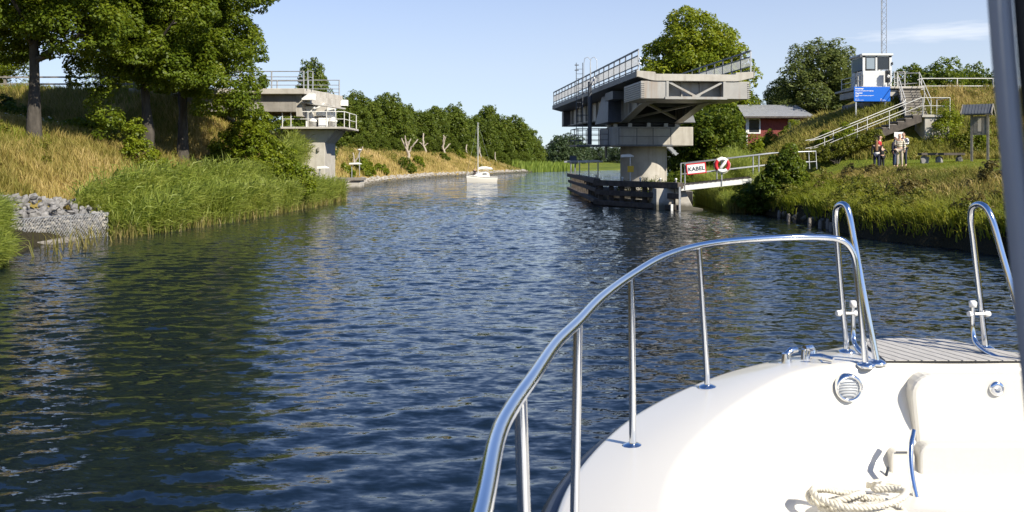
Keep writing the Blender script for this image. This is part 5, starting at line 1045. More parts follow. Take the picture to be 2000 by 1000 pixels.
# platform railings
PR = thing('platform_railing', 'grey tube railing round the cabin platform', 'railing', (23.5, 59, 7.5))
WP0 = MT['rail_paint']
def rail_run(root, pts, zs, mat, r=.03):
    m = MB()
    for z in zs: m.tube([Vector(p)+Vector((0, 0, z)) for p in pts], r, 6)
    m.build('rail', mat, root)
    for p in pts:
        q = MB(); q.tube([Vector(p), Vector(p)+Vector((0, 0, zs[-1]))], r*1.15, 6); q.build('post', mat, root)
rail_run(PR, [(22.6, 63.2, 7.3), (22.6, 61.4, 7.3), (22.6, 60.2, 7.3), (22.6, 59.3, 7.3)], [.3, .65, .98], WP0, .026)
rail_run(PR, [(22.45, 59.9, 7.5), (22.45, 60.2, 7.5), (22.8, 60.2, 7.5)], [.45, 1.0], MT['steel_dark'], .03)
rail_run(PR, [(24.9, 60.0, 7.5), (25.4, 59.6, 7.5), (25.45, 60.8, 7.5)], [.3, .6, 1.0], WP0, .026)
# ------------------------------------------------ steps
STP = thing('embankment_steps', 'steel and timber steps with white railings climbing the right embankment', 'steps', (22, 56, 3))
za, zl_, zt_ = 3.05, 5.45, 7.40; xa, xb = 18.3, 24.2; ys0, ys1 = 54.6, 55.8
n = 13
for i in range(n):
    f0 = (i+.5)/n; x = xa+(xb-xa)*i/n; z = za+(zl_-za)*(i+1)/n; m = MB(); m.box(x-.02, x+(xb-xa)/n+.06, ys0, ys1, z-.09, z); m.build('step', MT['timber_grey'], STP)
for y_ in (ys0-.06, ys1+.02):
    m = MB(); pl = []
    for i in range(n): x = xa+(xb-xa)*i/n; z = za+(zl_-za)*(i+1)/n; pl += [(x, z-.06-(zl_-za)/n), (x, z-.03)]
    pl += [(xb+.05, zl_-.03), (xb+.05, zl_-.42), (xa+.35, za-.2)]
    m.prism(pl, y_, y_+.05, lambda a, b_, d: (a, d, b_)); m.build('stringer', MT['timber_dark'], STP)  # dark timber here puts the shade on the flight's side into the colour
m = MB(); m.box(xb+.06, xb+1.75, ys0-.1, ys1+.6, zl_-.14, zl_); m.build('landing', MT['concrete'], STP)
m = MB(); m.box(xb+.25, xb+1.72, ys0, ys0+1.4, 3.2, zl_-.142); m.build('landing_block', MT['concrete'], STP, bevel=.03)
n2 = 11; yb0, yb1 = ys1+.6, 59.4
for i in range(n2):
    y_ = yb0+(yb1-yb0)*i/n2; z = zl_+(zt_-zl_)*(i+1)/n2; xo = (i/n2)*.75; m = MB(); m.box(xb-.1+xo, xb+1.25+xo, y_, y_+(yb1-yb0)/n2+.05, z-.12, z); m.build('step', MT['timber_grey'], STP)
    m = MB(); m.box(xb-.08+xo, xb+1.23+xo, y_+.03, y_+.06, z-.30, z-.121); m.build('riser', MT['timber_dark'], STP)
m = MB(); m.box(xb+.5, xb+2.3, yb1, yb1+.5, zt_-.1, zt_+.03); m.build('top_slab', MT['concrete'], STP)
WP = MT['rail_paint']
def steps_rail(pts, posts, lo=.52, hi=1.0, r=.025):
    m = MB()
    m.tube([Vector(p)+Vector((0, 0, hi)) for p in pts], r, 6); m.tube([Vector(p)+Vector((0, 0, lo)) for p in pts], r*.85, 6); rl = m.build('railing', WP, STP)
    for p in posts: q = MB(); q.tube([Vector(p)+Vector((0, 0, -.05)), Vector(p)+Vector((0, 0, hi))], r, 6); q.build('post', WP, rl)
def sp(f, y_): return (xa+(xb-xa)*f, y_, za+(zl_-za)*f)
steps_rail([(xa-.7, ys0-.1, za-.15), sp(0, ys0-.1), sp(1, ys0-.1), (xb+1.7, ys0-.1, zl_)], [sp(.03, ys0-.1), sp(.36, ys0-.1), sp(.68, ys0-.1), (xb+.1, ys0-.1, zl_), (xb+1.7, ys0-.1, zl_)])
steps_rail([(xa-.5, ys1+.1, za-.1), sp(0, ys1+.1), sp(.93, ys1+.1), (xb-.2, ys1+.4, zl_+.02)], [sp(.2, ys1+.1), sp(.55, ys1+.1), (xb-.2, ys1+.4, zl_)])
steps_rail([(xb-.15, yb0, zl_+.1), (xb+.62, yb1, zt_+.05)], [(xb-.15, yb0, zl_), (xb+.24, (yb0+yb1)/2, (zl_+zt_)/2), (xb+.62, yb1, zt_)])
steps_rail([(xb+1.35, yb0-.2, zl_+.05), (xb+2.05, yb1, zt_+.05)], [(xb+1.35, yb0-.2, zl_), (xb+1.7, (yb0+yb1)/2, (zl_+zt_)/2), (xb+2.05, yb1, zt_)])
steps_rail([(xb+1.7, ys0-.1, zl_), (xb+1.7, ys1+.4, zl_)], [(xb+1.7, ys1+.4, zl_)])
m = MB(); m.tube([(25.45, 60.8, 8.5), (xb+2.05, yb1+.1, zt_+1.0)], .03, 6); m.tube([(25.4, 60.8, 7.75), (xb+1.95, yb1+.1, zt_+.35)], .028, 6); m.build('top_rail', WP, STP)
# railing along the road
RR = thing('road_railing', 'long white two-rail railing along the top of the right embankment', 'railing', (30, 59.5, 7.2))
pts = [(26.9+2.35*i, 60.55, 7.22) for i in range(9)]
m = MB()
for z in (.42, .92): m.tube([Vector(pts[0])+Vector((-.25, 0, z-.1)), *[Vector(p)+Vector((0, 0, z)) for p in pts]], .036, 6)
m.build('rail', WP, RR)
for p in pts: m = MB(); m.tube([Vector(p)+Vector((0, 0, -.3)), Vector(p)+Vector((0, 0, .92))], .036, 6); m.build('post', WP, RR)
# ------------------------------------------------ bench, notice board, panel
BN = thing('plank_bench', 'dark plank bench on three rough stone blocks on the lawn', 'bench', (*at(1842, 310, 49.5).xy, 2.6)); zg = gz(*at(1842, 310, 49.5).xy); yB = 49.5
for px, w_ in ((1806, .34), (1836, .36), (1876, .42)):
    x = at(px, 310, yB).x; o = bpy.data.objects.new('stone_leg', STONES[px % 7]); COL.objects.link(o); o.parent = BN; o.location = Vector((x, yB+.1, zg+.16))-BN.location; o.scale = (w_*1.05, .6, .95); o.rotation_euler = (0, 0, px*.02)
for k in range(2):
    m = MB(); a, b_ = at(1798, 295, yB), at(1883, 293, yB); m.box(a.x, b_.x, yB-.12+k*.24, yB+.10+k*.24, zg+.44, zg+.57); m.build('plank', MT['timber_dark'], BN, bevel=.01)
NB = thing('notice_board', 'wooden notice board under a small pitched roof on the lawn', 'notice board', (*at(1917, 312, 48).xy, 2.7)); yN = 48.0
xl, xr = at(1902, 0, yN).x, at(1925, 0, yN).x; zg = gz(xl, yN); zt = at(0, 226, yN).z
# gable faces the camera's right: ridge runs away to the left
rt = Vector((.80, -.60, 0)).normalized(); fw = Vector((-rt.y, rt.x, 0)); c_ = Vector(((xl+xr)/2, yN, 0))
def NP(a, b_, z): return c_+rt*a+fw*b_+Vector((0, 0, z))
for a in (-.38, .38):
    m = MB(); m.box(a-.055, a+.055, -.055, .055, zg-.3, zt+.05, NP); m.build('post', MT['timber_grey'], NB)
m = MB(); m.box(-.322, .322, -.03, .03, zt-1.0, zt-.02, NP); bd = m.build('board', MT['timber_grey'], NB)
for k in range(3):
    m = MB(); m.box(-.29+k*.2, -.12+k*.2, -.04, -.032, zt-.92+.1*(k == 1), zt-.12, NP); m.build('poster', MT['beige_trim' if k == 1 else 'timber_grey'], bd)
rz = zt+.06
for s in (-1, 1):
    m = MB(); e_ = [(-.78, s*.0, rz+.50), (.62, s*.0, rz+.50), (.62, s*.52, rz+.0), (-.78, s*.52, rz+.0)]
    m.hexa([NP(*q) for q in e_]+[NP(a, b_, z+.04) for a, b_, z in e_]); rf = m.build('roof', MT['steel_dark'], NB)
    for k in range(10):
        m = MB(); a = -.74+k*.15; m.beam(NP(a, 0, rz+.548), NP(a, s*.52, rz+.048), .03, .02); m.build('batten', MT['steel_dark'], rf)
    for a in (.63, -.80):
        m = MB(); m.beam(NP(a, 0, rz+.50), NP(a, s*.56, rz-.0), .04, .15); m.build('barge_board', MT['timber_grey'], NB)
m = MB(); m.box(-.45, .60, -.06, .06, rz-.04, rz+.04, NP); m.build('tie_beam', MT['timber_grey'], NB)
IP = thing('information_sign', 'small white panel on a post behind the three right-hand people', 'sign', (*at(1756, 270, 48.5).xy, 2.5))
x = at(1756, 0, 48.5).x; z1 = at(0, 258, 48.5).z; m = MB(); m.box(x-.25, x+.25, 48.5, 48.53, z1-.36, z1); m.build('panel', MT['white_sign'], IP)
m = MB(); m.tube([(x, 48.56, 2.1), (x, 48.56, z1-.1)], .035, 6); m.build('post', MT['galv'], IP)

# ================================================================ sailboat
SBT = thing('sailing_boat', 'small white sailing boat under bare mast motoring towards the camera', 'sailboat', (*at(940, 356, 124).xy, 0)); sx, sy = SBT.location.xy
hd = rad(218); f_ = Vector((math.cos(hd), math.sin(hd), 0)); rgt = Vector((f_.y, -f_.x, 0))
def BT(l, w_, z): return Vector((sx, sy, 0))+f_*l+rgt*w_+Vector((0, 0, z))
st = [(-2.2, .75, .70, .55), (-1.2, .95, .72, .75), (0, 1.02, .76, .8), (1.1, .82, .84, .55), (1.9, .42, .94, .2), (2.45, .03, 1.04, .01)]
def loft(stn, fz):
    m = MB(); vs = []
    for s in stn: vs += fz(s)
    k = len(vs)//len(stn); m.add(vs, [(i*k+j, i*k+j+1, (i+1)*k+j+1, (i+1)*k+j) for i in range(len(stn)-1) for j in range(k-1)], True); m.add(vs[:k], [tuple(range(k))]); return m
loft(st, lambda s: [BT(s[0]-.12*(s[0] > 2), -s[3], -.15), BT(s[0], -s[1]*.98, s[2]*.6), BT(s[0], -s[1], s[2]), BT(s[0], s[1], s[2]), BT(s[0], s[1]*.98, s[2]*.6), BT(s[0]-.12*(s[0] > 2), s[3], -.15)]).build('hull', MT['gelcoat'], SBT)
m = MB(); m.tube([BT(s[0], -s[1]-.015, s[2]-.1) for s in st], .03, 5); m.tube([BT(s[0], s[1]+.015, s[2]-.1) for s in st], .03, 5); m.build('rubbing_strake', MT['steel_dark'], SBT)
loft([(-.9, .6, 1.28), (-.6, .62, 1.36), (.4, .55, 1.30), (1.1, .38, 1.08), (1.35, .3, .95)], lambda s: [BT(s[0], -s[1]-.08, .74), BT(s[0], -s[1], s[2]-.06), BT(s[0], -s[1]*.7, s[2]), BT(s[0], s[1]*.7, s[2]), BT(s[0], s[1], s[2]-.06), BT(s[0], s[1]+.08, .74)]).build('cabin', MT['gelcoat'], SBT)
for s in (-1, 1):
    m = MB(); m.hexa([BT(-.5, s*.62, 1.02), BT(.3, s*.60, 1.02), BT(.3, s*.645, 1.02), BT(-.5, s*.665, 1.02), BT(-.4, s*.58, 1.2), BT(.2, s*.55, 1.2), BT(.2, s*.59, 1.2), BT(-.4, s*.62, 1.2)]); m.build('window', MT['glass_dark'], SBT)
m = MB(); m.tube([BT(.55, 0, 1.2), BT(.55, 0, 8.0)], [.05, .04], 8); m.build('mast', MT['white_paint'], SBT)
m = MB(); m.tube([BT(.5, 0, 1.75), BT(-1.9, 0, 1.75)], .05, 8); m.build('boom', MT['white_paint'], SBT)
m = MB(); m.tube([BT(.45, 0, 1.88), BT(.0, 0, 1.92), BT(-.8, 0, 1.95), BT(-1.8, 0, 1.86)], [.09, .17, .16, .07], 9); m.build('furled_sail', MT['white_paint'], SBT)
m = MB()
for a, b_ in ((BT(2.4, 0, 1.0), BT(.55, 0, 7.9)), (BT(-2.1, 0, .8), BT(.55, 0, 7.95)), (BT(.4, -1, .8), BT(.55, 0, 7.2)), (BT(.4, 1, .8), BT(.55, 0, 7.2))): m.tube([a, b_], .008, 4)
m.build('rigging', MT['galv'], SBT)
m = MB(); m.beam(BT(.5, -.3, 7.85), BT(.5, .35, 8.05), .06, .06); m.build('mast_fitting', MT['steel_dark'], SBT)
m = MB(); m.tube([BT(2.2, -.25, .95), BT(2.3, -.22, 1.4), BT(2.5, 0, 1.5), BT(2.3, .22, 1.4), BT(2.2, .25, .95)], .014, 5); m.build('bow_rail', MT['galv'], SBT)
# ================================================================ the boat we stand on
def spline(pts, n):
    P = np.array(pts, float); k = len(P); Q = np.vstack([2*P[0]-P[1], P, 2*P[-1]-P[-2]]); o = []
    for i in range(k-1):
        p0, p1, p2, p3 = Q[i], Q[i+1], Q[i+2], Q[i+3]
        t0 = 0; t1 = max(np.linalg.norm(p1-p0), 1e-6)**.5; t2 = t1+max(np.linalg.norm(p2-p1), 1e-6)**.5; t3 = t2+max(np.linalg.norm(p3-p2), 1e-6)**.5
        for t in np.linspace(t1, t2, n, endpoint=False):
            A1 = (t1-t)/(t1-t0)*p0+(t-t0)/(t1-t0)*p1; A2 = (t2-t)/(t2-t1)*p1+(t-t1)/(t2-t1)*p2; A3 = (t3-t)/(t3-t2)*p2+(t-t2)/(t3-t2)*p3
            B1 = (t2-t)/(t2-t0)*A1+(t-t0)/(t2-t0)*A2; B2 = (t3-t)/(t3-t1)*A2+(t-t1)/(t3-t1)*A3; o.append((t2-t)/(t2-t1)*B1+(t-t1)/(t2-t1)*B2)
    o.append(P[-1]); return np.array(o)
MBT = thing('motor_boat', 'white motor boat bow with stainless rails in the right foreground', 'motor boat', (2.05, 2.5, 0))
ZD = 1.655
outer = [(-.10, -1.5, 1.50), (-.08, 0, 1.52), (-.05, 1.2, 1.54), (-.005, 1.8, 1.555), (.085, 2.45, 1.575), (.20, 3.0, 1.59), (.485, 3.64, 1.61), (.90, 4.16, 1.635), (1.225, 4.42, 1.65), (1.62, 4.66, 1.665), (1.90, 4.80, 1.67), (2.06, 4.82, 1.672), (2.21, 4.80, 1.67), (2.40, 4.66, 1.665), (2.72, 4.42, 1.65), (3.15, 4.12, 1.635), (3.6, 3.6, 1.61), (3.92, 2.9, 1.59), (4.1, 1.8, 1.56), (4.18, 0, 1.52), (4.2, -1.5, 1.50)]
inner = [(.24, -1.5, 1.50), (.25, 0, 1.52), (.27, 1.2, 1.55), (.32, 1.8, 1.56), (.42, 2.45, 1.58), (.56, 3.0, 1.60), (.80, 3.48, 1.625), (1.10, 3.90, 1.65), (1.30, 4.10, 1.668), (1.52, 4.20, 1.68), (1.88, 4.23, 1.682), (2.06, 4.235, 1.682), (2.24, 4.23, 1.682), (2.60, 4.20, 1.68), (2.82, 4.10, 1.668), (3.02, 3.90, 1.65), (3.32, 3.40, 1.625), (3.58, 2.8, 1.60), (3.76, 1.8, 1.565), (3.84, 0, 1.52), (3.86, -1.5, 1.50)]
NS = 8; O = spline(outer, NS); I = spline(inner, NS); n = len(O)
def away(i, C):     # unit vector from the rim curve towards the boat's middle
    a, b_ = C[max(i-1, 0)], C[min(i+1, n-1)]; t = (b_-a)[:2]; t /= np.linalg.norm(t); return np.array([t[1], -t[0], 0])
rings = []
for i in range(n):
    w_in = away(i, O); o_, i_ = O[i], I[i]; wi = away(i, I); row = [o_+np.array([0, 0, -.10])-w_in*.0, o_+np.array([0, 0, -.03]), o_+w_in*.003+np.array([0, 0, -.009]), o_+w_in*.010+np.array([0, 0, -.002]), o_+w_in*.024]
    row += [o_*.6+i_*.4+np.array([0, 0, .004]), i_-wi*.05+np.array([0, 0, .002]), i_-wi*.018-np.array([0, 0, .005]), i_+wi*.004-np.array([0, 0, .022]), i_+wi*.012-np.array([0, 0, .06])]
    row += [i_+wi*.055-np.array([0, 0, .25]), i_+wi*.10+np.array([0, 0, 1.30-i_[2]]), i_+wi*.13+np.array([0, 0, 1.235-i_[2]]), i_+wi*.20+np.array([0, 0, 1.205-i_[2]]), i_+wi*.55+np.array([0, 0, 1.20-i_[2]]), ]
    rings.append(row)
k = len(rings[0]); m = MB(); m.add([tuple(p) for r_ in rings for p in r_], [(i*k+j, (i+1)*k+j, (i+1)*k+j+1, i*k+j+1) for i in range(n-1) for j in range(k-1)], True)
deck = m.build('deck', MT['gelcoat'], MBT)
m = MB(); rim = [rings[i][-1] for i in range(n)]; c0 = len(rim)
m.add([tuple(p-np.array([0, 0, .003])) for p in rim], [tuple(range(n))]); m.build('well_floor', MT['gelcoat_step'], MBT)
m = MB(); rows = []
for i in range(n):
    w_in = away(i, O); bowf = np.clip((O[i][1]-2)/2.8, 0, 1); rows += [O[i]+np.array([0, 0, -.14])+w_in*.015, O[i]+w_in*(.10+.25*bowf)+np.array([0, 0, -.9]), O[i]+w_in*(.35+.45*bowf)+np.array([0, 0, -1.9])]
m.add([tuple(p) for p in rows], [(i*3+j, i*3+j+1, (i+1)*3+j+1, (i+1)*3+j) for i in range(n-1) for j in range(2)], True); m.build('hull', MT['gelcoat'], MBT)
m = MB(); rr = []
for i in range(n):
    w_in = away(i, O); o_ = O[i]; rr += [o_-w_in*.045+np.array([0, 0, -.145]), o_-w_in*.065+np.array([0, 0, -.12]), o_-w_in*.065+np.array([0, 0, -.06]), o_-w_in*.04+np.array([0, 0, -.04]), o_+w_in*.02+np.array([0, 0, -.036]), o_+w_in*.03+np.array([0, 0, -.15])]
m.add([tuple(p) for p in rr], [(i*6+j, (i+1)*6+j, (i+1)*6+(j+1) % 6, i*6+(j+1) % 6) for i in range(n-1) for j in range(6)], True); m.build('rub_rail', MT['navy'], MBT)
CH = MT['chrome']; R_ = .0145
def pt3(px, py, d): return np.array(at(px, py, d))
# main rail on the left side
rz_ = lambda d: float(np.interp(d, [.5, 1.2, 1.74, 2.45, 3.25, 3.95, 4.2], [2.145, 2.155, 2.165, 2.177, 2.203, 2.247, 2.257]))
def rl_pt(px, py):
    d = 2.5
    for _ in range(30): d = .5*d+.5*(EYE-rz_(d))*F/(py-HY)
    return tuple(at(px, py, d))
rail = [(-.075, .2, 2.14), (-.07, .7, 2.147)]+[rl_pt(*p) for p in ((940, 1000), (974, 846), (1000, 795), (1040, 738), (1088, 669), (1129, 629), (1173, 583), (1233, 538), (1299, 500))]+[tuple(at(*p)) for p in ((1365, 480, 3.95), (1436, 470, 4.12), (1540, 464, 4.22), (1610, 464, 4.24), (1636, 467, 4.24), (1653, 475, 4.24), (1665, 492, 4.24), (1671, 517, 4.24), (1680, 600, 4.23), (1691, 712, 4.22))]
m = MB(); m.tube([Vector(p) for p in spline(rail, 6)], R_, 14); m.build('bow_rail', CH, MBT)
def base_plate(p, parent, r=.042):
    m = MB(); m.lathe((p[0], p[1], p[2]), [(0, .012), (R_+.004, .012), (r*.8, .006), (r, .001), (r, -.012), (0, -.012)], 18); m.build('base_flange', CH, parent)
def stanchion(top, bot):
    m = MB(); m.tube([Vector(bot), Vector(top)], .0125, 12); o = m.build('stanchion', CH, MBT); base_plate(bot, o)
def rp(py, d, px): return at(px, py, d)
stanchion(rl_pt(1016, 773), (.035, 1.72, 1.556)); stanchion(rl_pt(1129, 629), (.165, 2.45, 1.577)); stanchion(rl_pt(1233, 538), (*at(1236, 880, 3.25).xy, 1.600)); stanchion(at(1365, 480, 3.95), (*at(1382, 760, 3.97).xy, 1.634))
stanchion((-.07, .7, 2.147), (-.01, .75, 1.54))
base_plate(tuple(at(1691, 712, 4.22)), MBT)
# gate loops at the bow
def loop(pts, n_=6, r=R_, name='gate_loop'):
    m = MB(); m.tube([Vector(p) for p in spline([tuple(q) for q in pts], n_)], r, 14); return m.build(name, CH, MBT)
lf = [at(1654, 686, 4.50), at(1645, 590, 4.50), at(1635, 470, 4.49), at(1632, 425, 4.48), at(1634, 406, 4.46), at(1643, 399, 4.43), at(1652, 402, 4.40), at(1658, 418, 4.38), at(1668, 470, 4.35), at(1690, 590, 4.29), at(1713, 707, 4.25)]
L1 = loop(lf); base_plate(tuple(at(1654, 686, 4.50)), L1); base_plate(tuple(at(1713, 707, 4.25)), L1)
rf_ = [at(1925, 679, 4.55), at(1915, 590, 4.55), at(1901, 470, 4.54), at(1896, 425, 4.53), at(1899, 406, 4.50), at(1911, 399, 4.46), at(1924, 404, 4.42), at(1935, 422, 4.39), at(1958, 500, 4.34), at(1990, 612, 4.28), at(2016, 705, 4.24)]
L2 = loop(rf_); base_plate(tuple(at(1925, 679, 4.55)), L2); base_plate(tuple(at(2016, 705, 4.24)), L2)
def gate_pin(pts, cap, knob_px):
    o = loop(pts, 6, .012, 'gate_bracket'); m = MB(); m.lathe(cap, [(0, -.02), (.017, -.02), (.019, .004), (.012, .012), (0, .013)], 12); m.build('cap', MT['white_sign'], o)
    a, b_ = knob_px; m = MB(); m.tube([a, a+(b_-a)*.14, a+(b_-a)*.2, a+(b_-a)*.8, a+(b_-a)*.86, b_], [.013, .016, .007, .007, .016, .013], 10); m.build('gate_bolt', MT['white_sign'], o)
gate_pin([at(1666, 594, 4.52), at(1667, 650, 4.52), at(1668, 668, 4.50), at(1676, 682, 4.45), at(1695, 700, 4.36), at(1706, 709, 4.28)], at(1666, 592, 4.52), (at(1634, 612, 4.49), at(1674, 612, 4.52)))
gate_pin([at(1900, 594, 4.50), at(1900, 645, 4.50), at(1904, 665, 4.48), at(1918, 682, 4.42), at(1945, 697, 4.34), at(1978, 707, 4.28)], at(1900, 592, 4.50), (at(1892, 613, 4.50), at(1932, 613, 4.54)))
# teak planks on the bow platform
pl = np.array([(1.72, 4.245), (1.80, 4.76), (2.06, 4.785), (2.24, 4.75), (2.44, 4.32), (2.42, 4.245)])
def clip_x(poly, x0, keep_right):
    o = []
    for a, b_ in zip(poly, np.roll(poly, -1, 0)):
        ia = (a[0] >= x0) == keep_right; ib = (b_[0] >= x0) == keep_right
        if ia: o.append(a)
        if ia != ib: t = (x0-a[0])/(b_[0]-a[0]); o.append(a+(b_-a)*t)
    return np.array(o)
shear = lambda P, s: np.array([(x+s*(y-4.25), y) for x, y in P])
Q = shear(pl, .30); xs_ = np.arange(1.70, 2.64, .062); m = MB()
m.prism([tuple(p) for p in pl], 1.679, 1.687, lambda a, b_, d: (a, b_, d)); pd = m.build('caulking', MT['black'], MBT)
for a, b_ in zip(xs_[:-1], xs_[1:]):
    c = clip_x(Q, a+.004, True)
    if len(c) > 2: c = clip_x(c, b_-.004, False)
    if len(c) > 2:
        c = shear(c, -.30); m = MB(); m.prism([tuple(p) for p in c], 1.684, 1.691, lambda a, b_, d: (a, b_, d)); m.build('plank', MT['teak'], MBT)
# cleat and fairlead on the left bow edge
cl = at(1562, 686, 4.36); cd = Vector((.88, .44, 0)).normalized(); cl.z = 1.652
m = MB()
m.tube([cl+cd*-.085+Vector((0, 0, .05)), cl+cd*-.055+Vector((0, 0, .066)), cl+cd*-.02+Vector((0, 0, .066))], [.012, .017, .014], 10); m.tube([cl+cd*.03+Vector((0, 0, .068)), cl+cd*.07+Vector((0, 0, .066)), cl+cd*.09+Vector((0, 0, .05))], [.014, .018, .012], 10)
m.tube([cl+cd*-.085+Vector((0, 0, .055)), cl+cd*-.08+Vector((0, 0, 0))], [.02, .026], 10); m.tube([cl+cd*.085+Vector((0, 0, .055)), cl+cd*.08+Vector((0, 0, 0))], [.02, .026], 10); m.tube([cl+cd*.03+Vector((0, 0, .065)), cl+cd*.035], [.014, .022], 10)
m.beam(cl+cd*-.11, cl+cd*.11, .06, .014); m.build('fairlead', CH, MBT)
c2 = at(1603, 700, 4.26); c2.z = 1.668; m = MB(); m.tube([c2+Vector((-.035, .03, .03)), c2+Vector((.0, 0, .036)), c2+Vector((.045, -.04, .03))], [.012, .016, .012], 10); m.beam(c2+Vector((-.03, .025, .02)), c2+Vector((.0, 0, .0)), .02, .03); m.build('cleat', CH, MBT)
# lamp let into the aft face of the bow
lc = at(1658, 758, 4.15)
m = MB(); m.lathe(lc, [(.063, .04), (.063, -.004), (.058, -.012), (.05, -.012), (.046, -.004), (.046, .02)], 36, 'Y'); bz = m.build('bow_lamp', CH, MBT)
m = MB(); m.lathe(lc, [(.046, .0), (.03, -.005), (0, -.007)], 30, 'Y'); m.build('lens', MT['lens'], bz)
for kz in range(6):
    z = -.03+kz*.012; hw = math.sqrt(max(.0, .044**2-z*z)); m = MB(); m.box(lc.x-hw, lc.x+hw, lc.y-.011, lc.y-.008, lc.z+z-.0012, lc.z+z+.0012); m.build('louvre', MT['galv'], bz)
for a in (0, 90, 180, 270):
    m = MB(); c = lc+Vector((math.cos(rad(a))*.055, -.013, math.sin(rad(a))*.055)); m.lathe(c, [(.004, 0), (.004, -.001), (0, -.002)], 8, 'Y'); m.build('screw', MT['galv'], bz)
# raised locker door with its knob, rail and small hatch
def rounded(x0, x1, z0, z1, r, n_=6):
    o = []
    for cx, cz, a0 in ((x1-r, z1-r, 0), (x0+r, z1-r, 90), (x0+r*.3, z0+r*.3, 180), (x1-r*.3, z0+r*.3, 270)):
        rr = r if a0 < 180 else r*.3
        for j in range(n_+1): a = rad(a0+90*j/n_); o.append((cx+rr*math.cos(a), cz+rr*math.sin(a)))
    return o
yd = 4.135; a_, b_ = at(1777, 733, yd), at(1800, 865, yd)
m = MB(); m.prism(rounded(a_.x, 3.0, 1.20, a_.z, .10), yd, 4.30, lambda u, v, d: (u+(a_.z-v)*.10, d+.0, v)); ld = m.build('locker_door', MT['gelcoat'], MBT, bevel=.018)
kc = at(1946, 759, yd-.0); m = MB(); m.lathe(kc, [(.034, .01), (.034, -.004), (.03, -.012), (.018, -.014), (.0, -.010)], 24, 'Y'); kb = m.build('latch_knob', CH, MBT); m = MB(); m.box(kc.x-.012, kc.x+.012, kc.y-.019, kc.y-.011, kc.z-.003, kc.z+.003); m.build('thumb_turn', MT['galv'], kb)
m = MB(); y2 = 4.07; c3 = at(1797, 868, y2); m.prism(rounded(c3.x, 3.0, .9, c3.z, .05), y2, 4.25, lambda u, v, d: (u, d, v)); m.build('lower_step', MT['gelcoat_step'], MBT, bevel=.012)
hr = [at(1784, 842, 4.02), at(1780, 865, 3.97), at(1778, 890, 3.94), at(1781, 930, 3.90), at(1790, 975, 3.86), at(1803, 1030, 3.82), at(1820, 1100, 3.8)]
m = MB(); m.tube([Vector(p) for p in spline([tuple(q) for q in hr], 5)], .0125, 12); m.build('grab_rail', CH, MBT)
m = MB(); y3 = 4.075; h0, h1 = at(1741, 1000, y3), at(1779, 880, y3); m.prism(rounded(h0.x, h1.x+.02, 1.02, h1.z, .03), y3, y3+.12, lambda u, v, d: (u+(h1.z-v)*-.02, d, v)); hp = m.build('small_hatch', MT['gelcoat'], MBT, bevel=.01)
m = MB(); m.tube([Vector((h0.x+.02, y3-.004, h1.z-.006)), Vector((h1.x-.01, y3-.004, h1.z-.006))], .004, 6); m.tube([at(1742, 987, y3-.005), at(1779, 992, y3-.005)], .006, 6); m.build('hatch_gap', MT['navy'], hp)
m = MB(); q = at(1735, 912, 4.06); m.tube([q, q+Vector((-.012, 0, -.05))], .006, 6); m.build('hook', MT['navy'], MBT)
# rounded seat at the left of the well
m = MB(); s0 = spline([(.95, 2.2), (.97, 3.0), (1.08, 3.36), (1.30, 3.58), (1.55, 3.66), (1.72, 3.64)], 6); poly = [tuple(p) for p in s0]+[(1.72, 2.2)]
m.prism(poly, 1.19, 1.232, lambda a, b_, d: (a, b_, d)); m.build('seat_hatch', MT['gelcoat_step'], MBT, bevel=.015)
# windscreen frame beside the camera
y0 = .62
def wp(px, py, d=y0): return at(px, py, d)
m = MB(); L_ = [(1922, -140), (1928, 0), (1937, 120), (1949, 260), (1962, 400), (1976, 550), (1990, 690), (2010, 900)]
vs = [];
for px, py in L_:
    a = wp(px, py); vs += [a, a+Vector((.004, -.008, 0)), a+Vector((.0125, -.008, 0)), a+Vector((.030, .03, 0)), a+Vector((a.x*.055+.004, .035, 0))]
kk = 5; m.add(vs, [(i*kk+j, i*kk+(j+1) % kk, (i+1)*kk+(j+1) % kk, (i+1)*kk+j) for i in range(len(L_)-1) for j in range(kk)], True); wf = m.build('windscreen_frame', MT['pillar'], MBT)
m = MB(); vs = []
for px, py in L_:
    a = wp(px, py)+Vector((.013, -.008, 0)); wd = .012+max(0, (-py+60)/1800)*.25
    vs += [a, a+Vector((.004, -.012, 0)), a+Vector((wd, -.008, 0)), a+Vector((wd+.012, .02, 0)), a+Vector((.014, .02, 0))]
m.add(vs, [(i*kk+j, i*kk+(j+1) % kk, (i+1)*kk+(j+1) % kk, (i+1)*kk+j) for i in range(len(L_)-1) for j in range(kk)], True); m.build('gasket', MT['black'], wf)
m = MB(); g_ = [wp(px, py)+Vector((.024, .004, 0)) for px, py in L_]; vs = g_+[q+Vector((.5, -.1, 0)) for q in g_]; kn = len(L_); m.add(vs, [(i, i+1, kn+i+1, kn+i) for i in range(kn-1)])
gm_, gn_, gb_ = new_mat('windscreen_glass'); gb_.inputs['Base Color'].default_value = (.25, .36, .5, 1); gb_.inputs['Transmission Weight'].default_value = .9; gb_.inputs['Roughness'].default_value = .02; gb_.inputs['IOR'].default_value = 1.05
m.build('windscreen_pane', gm_, wf)
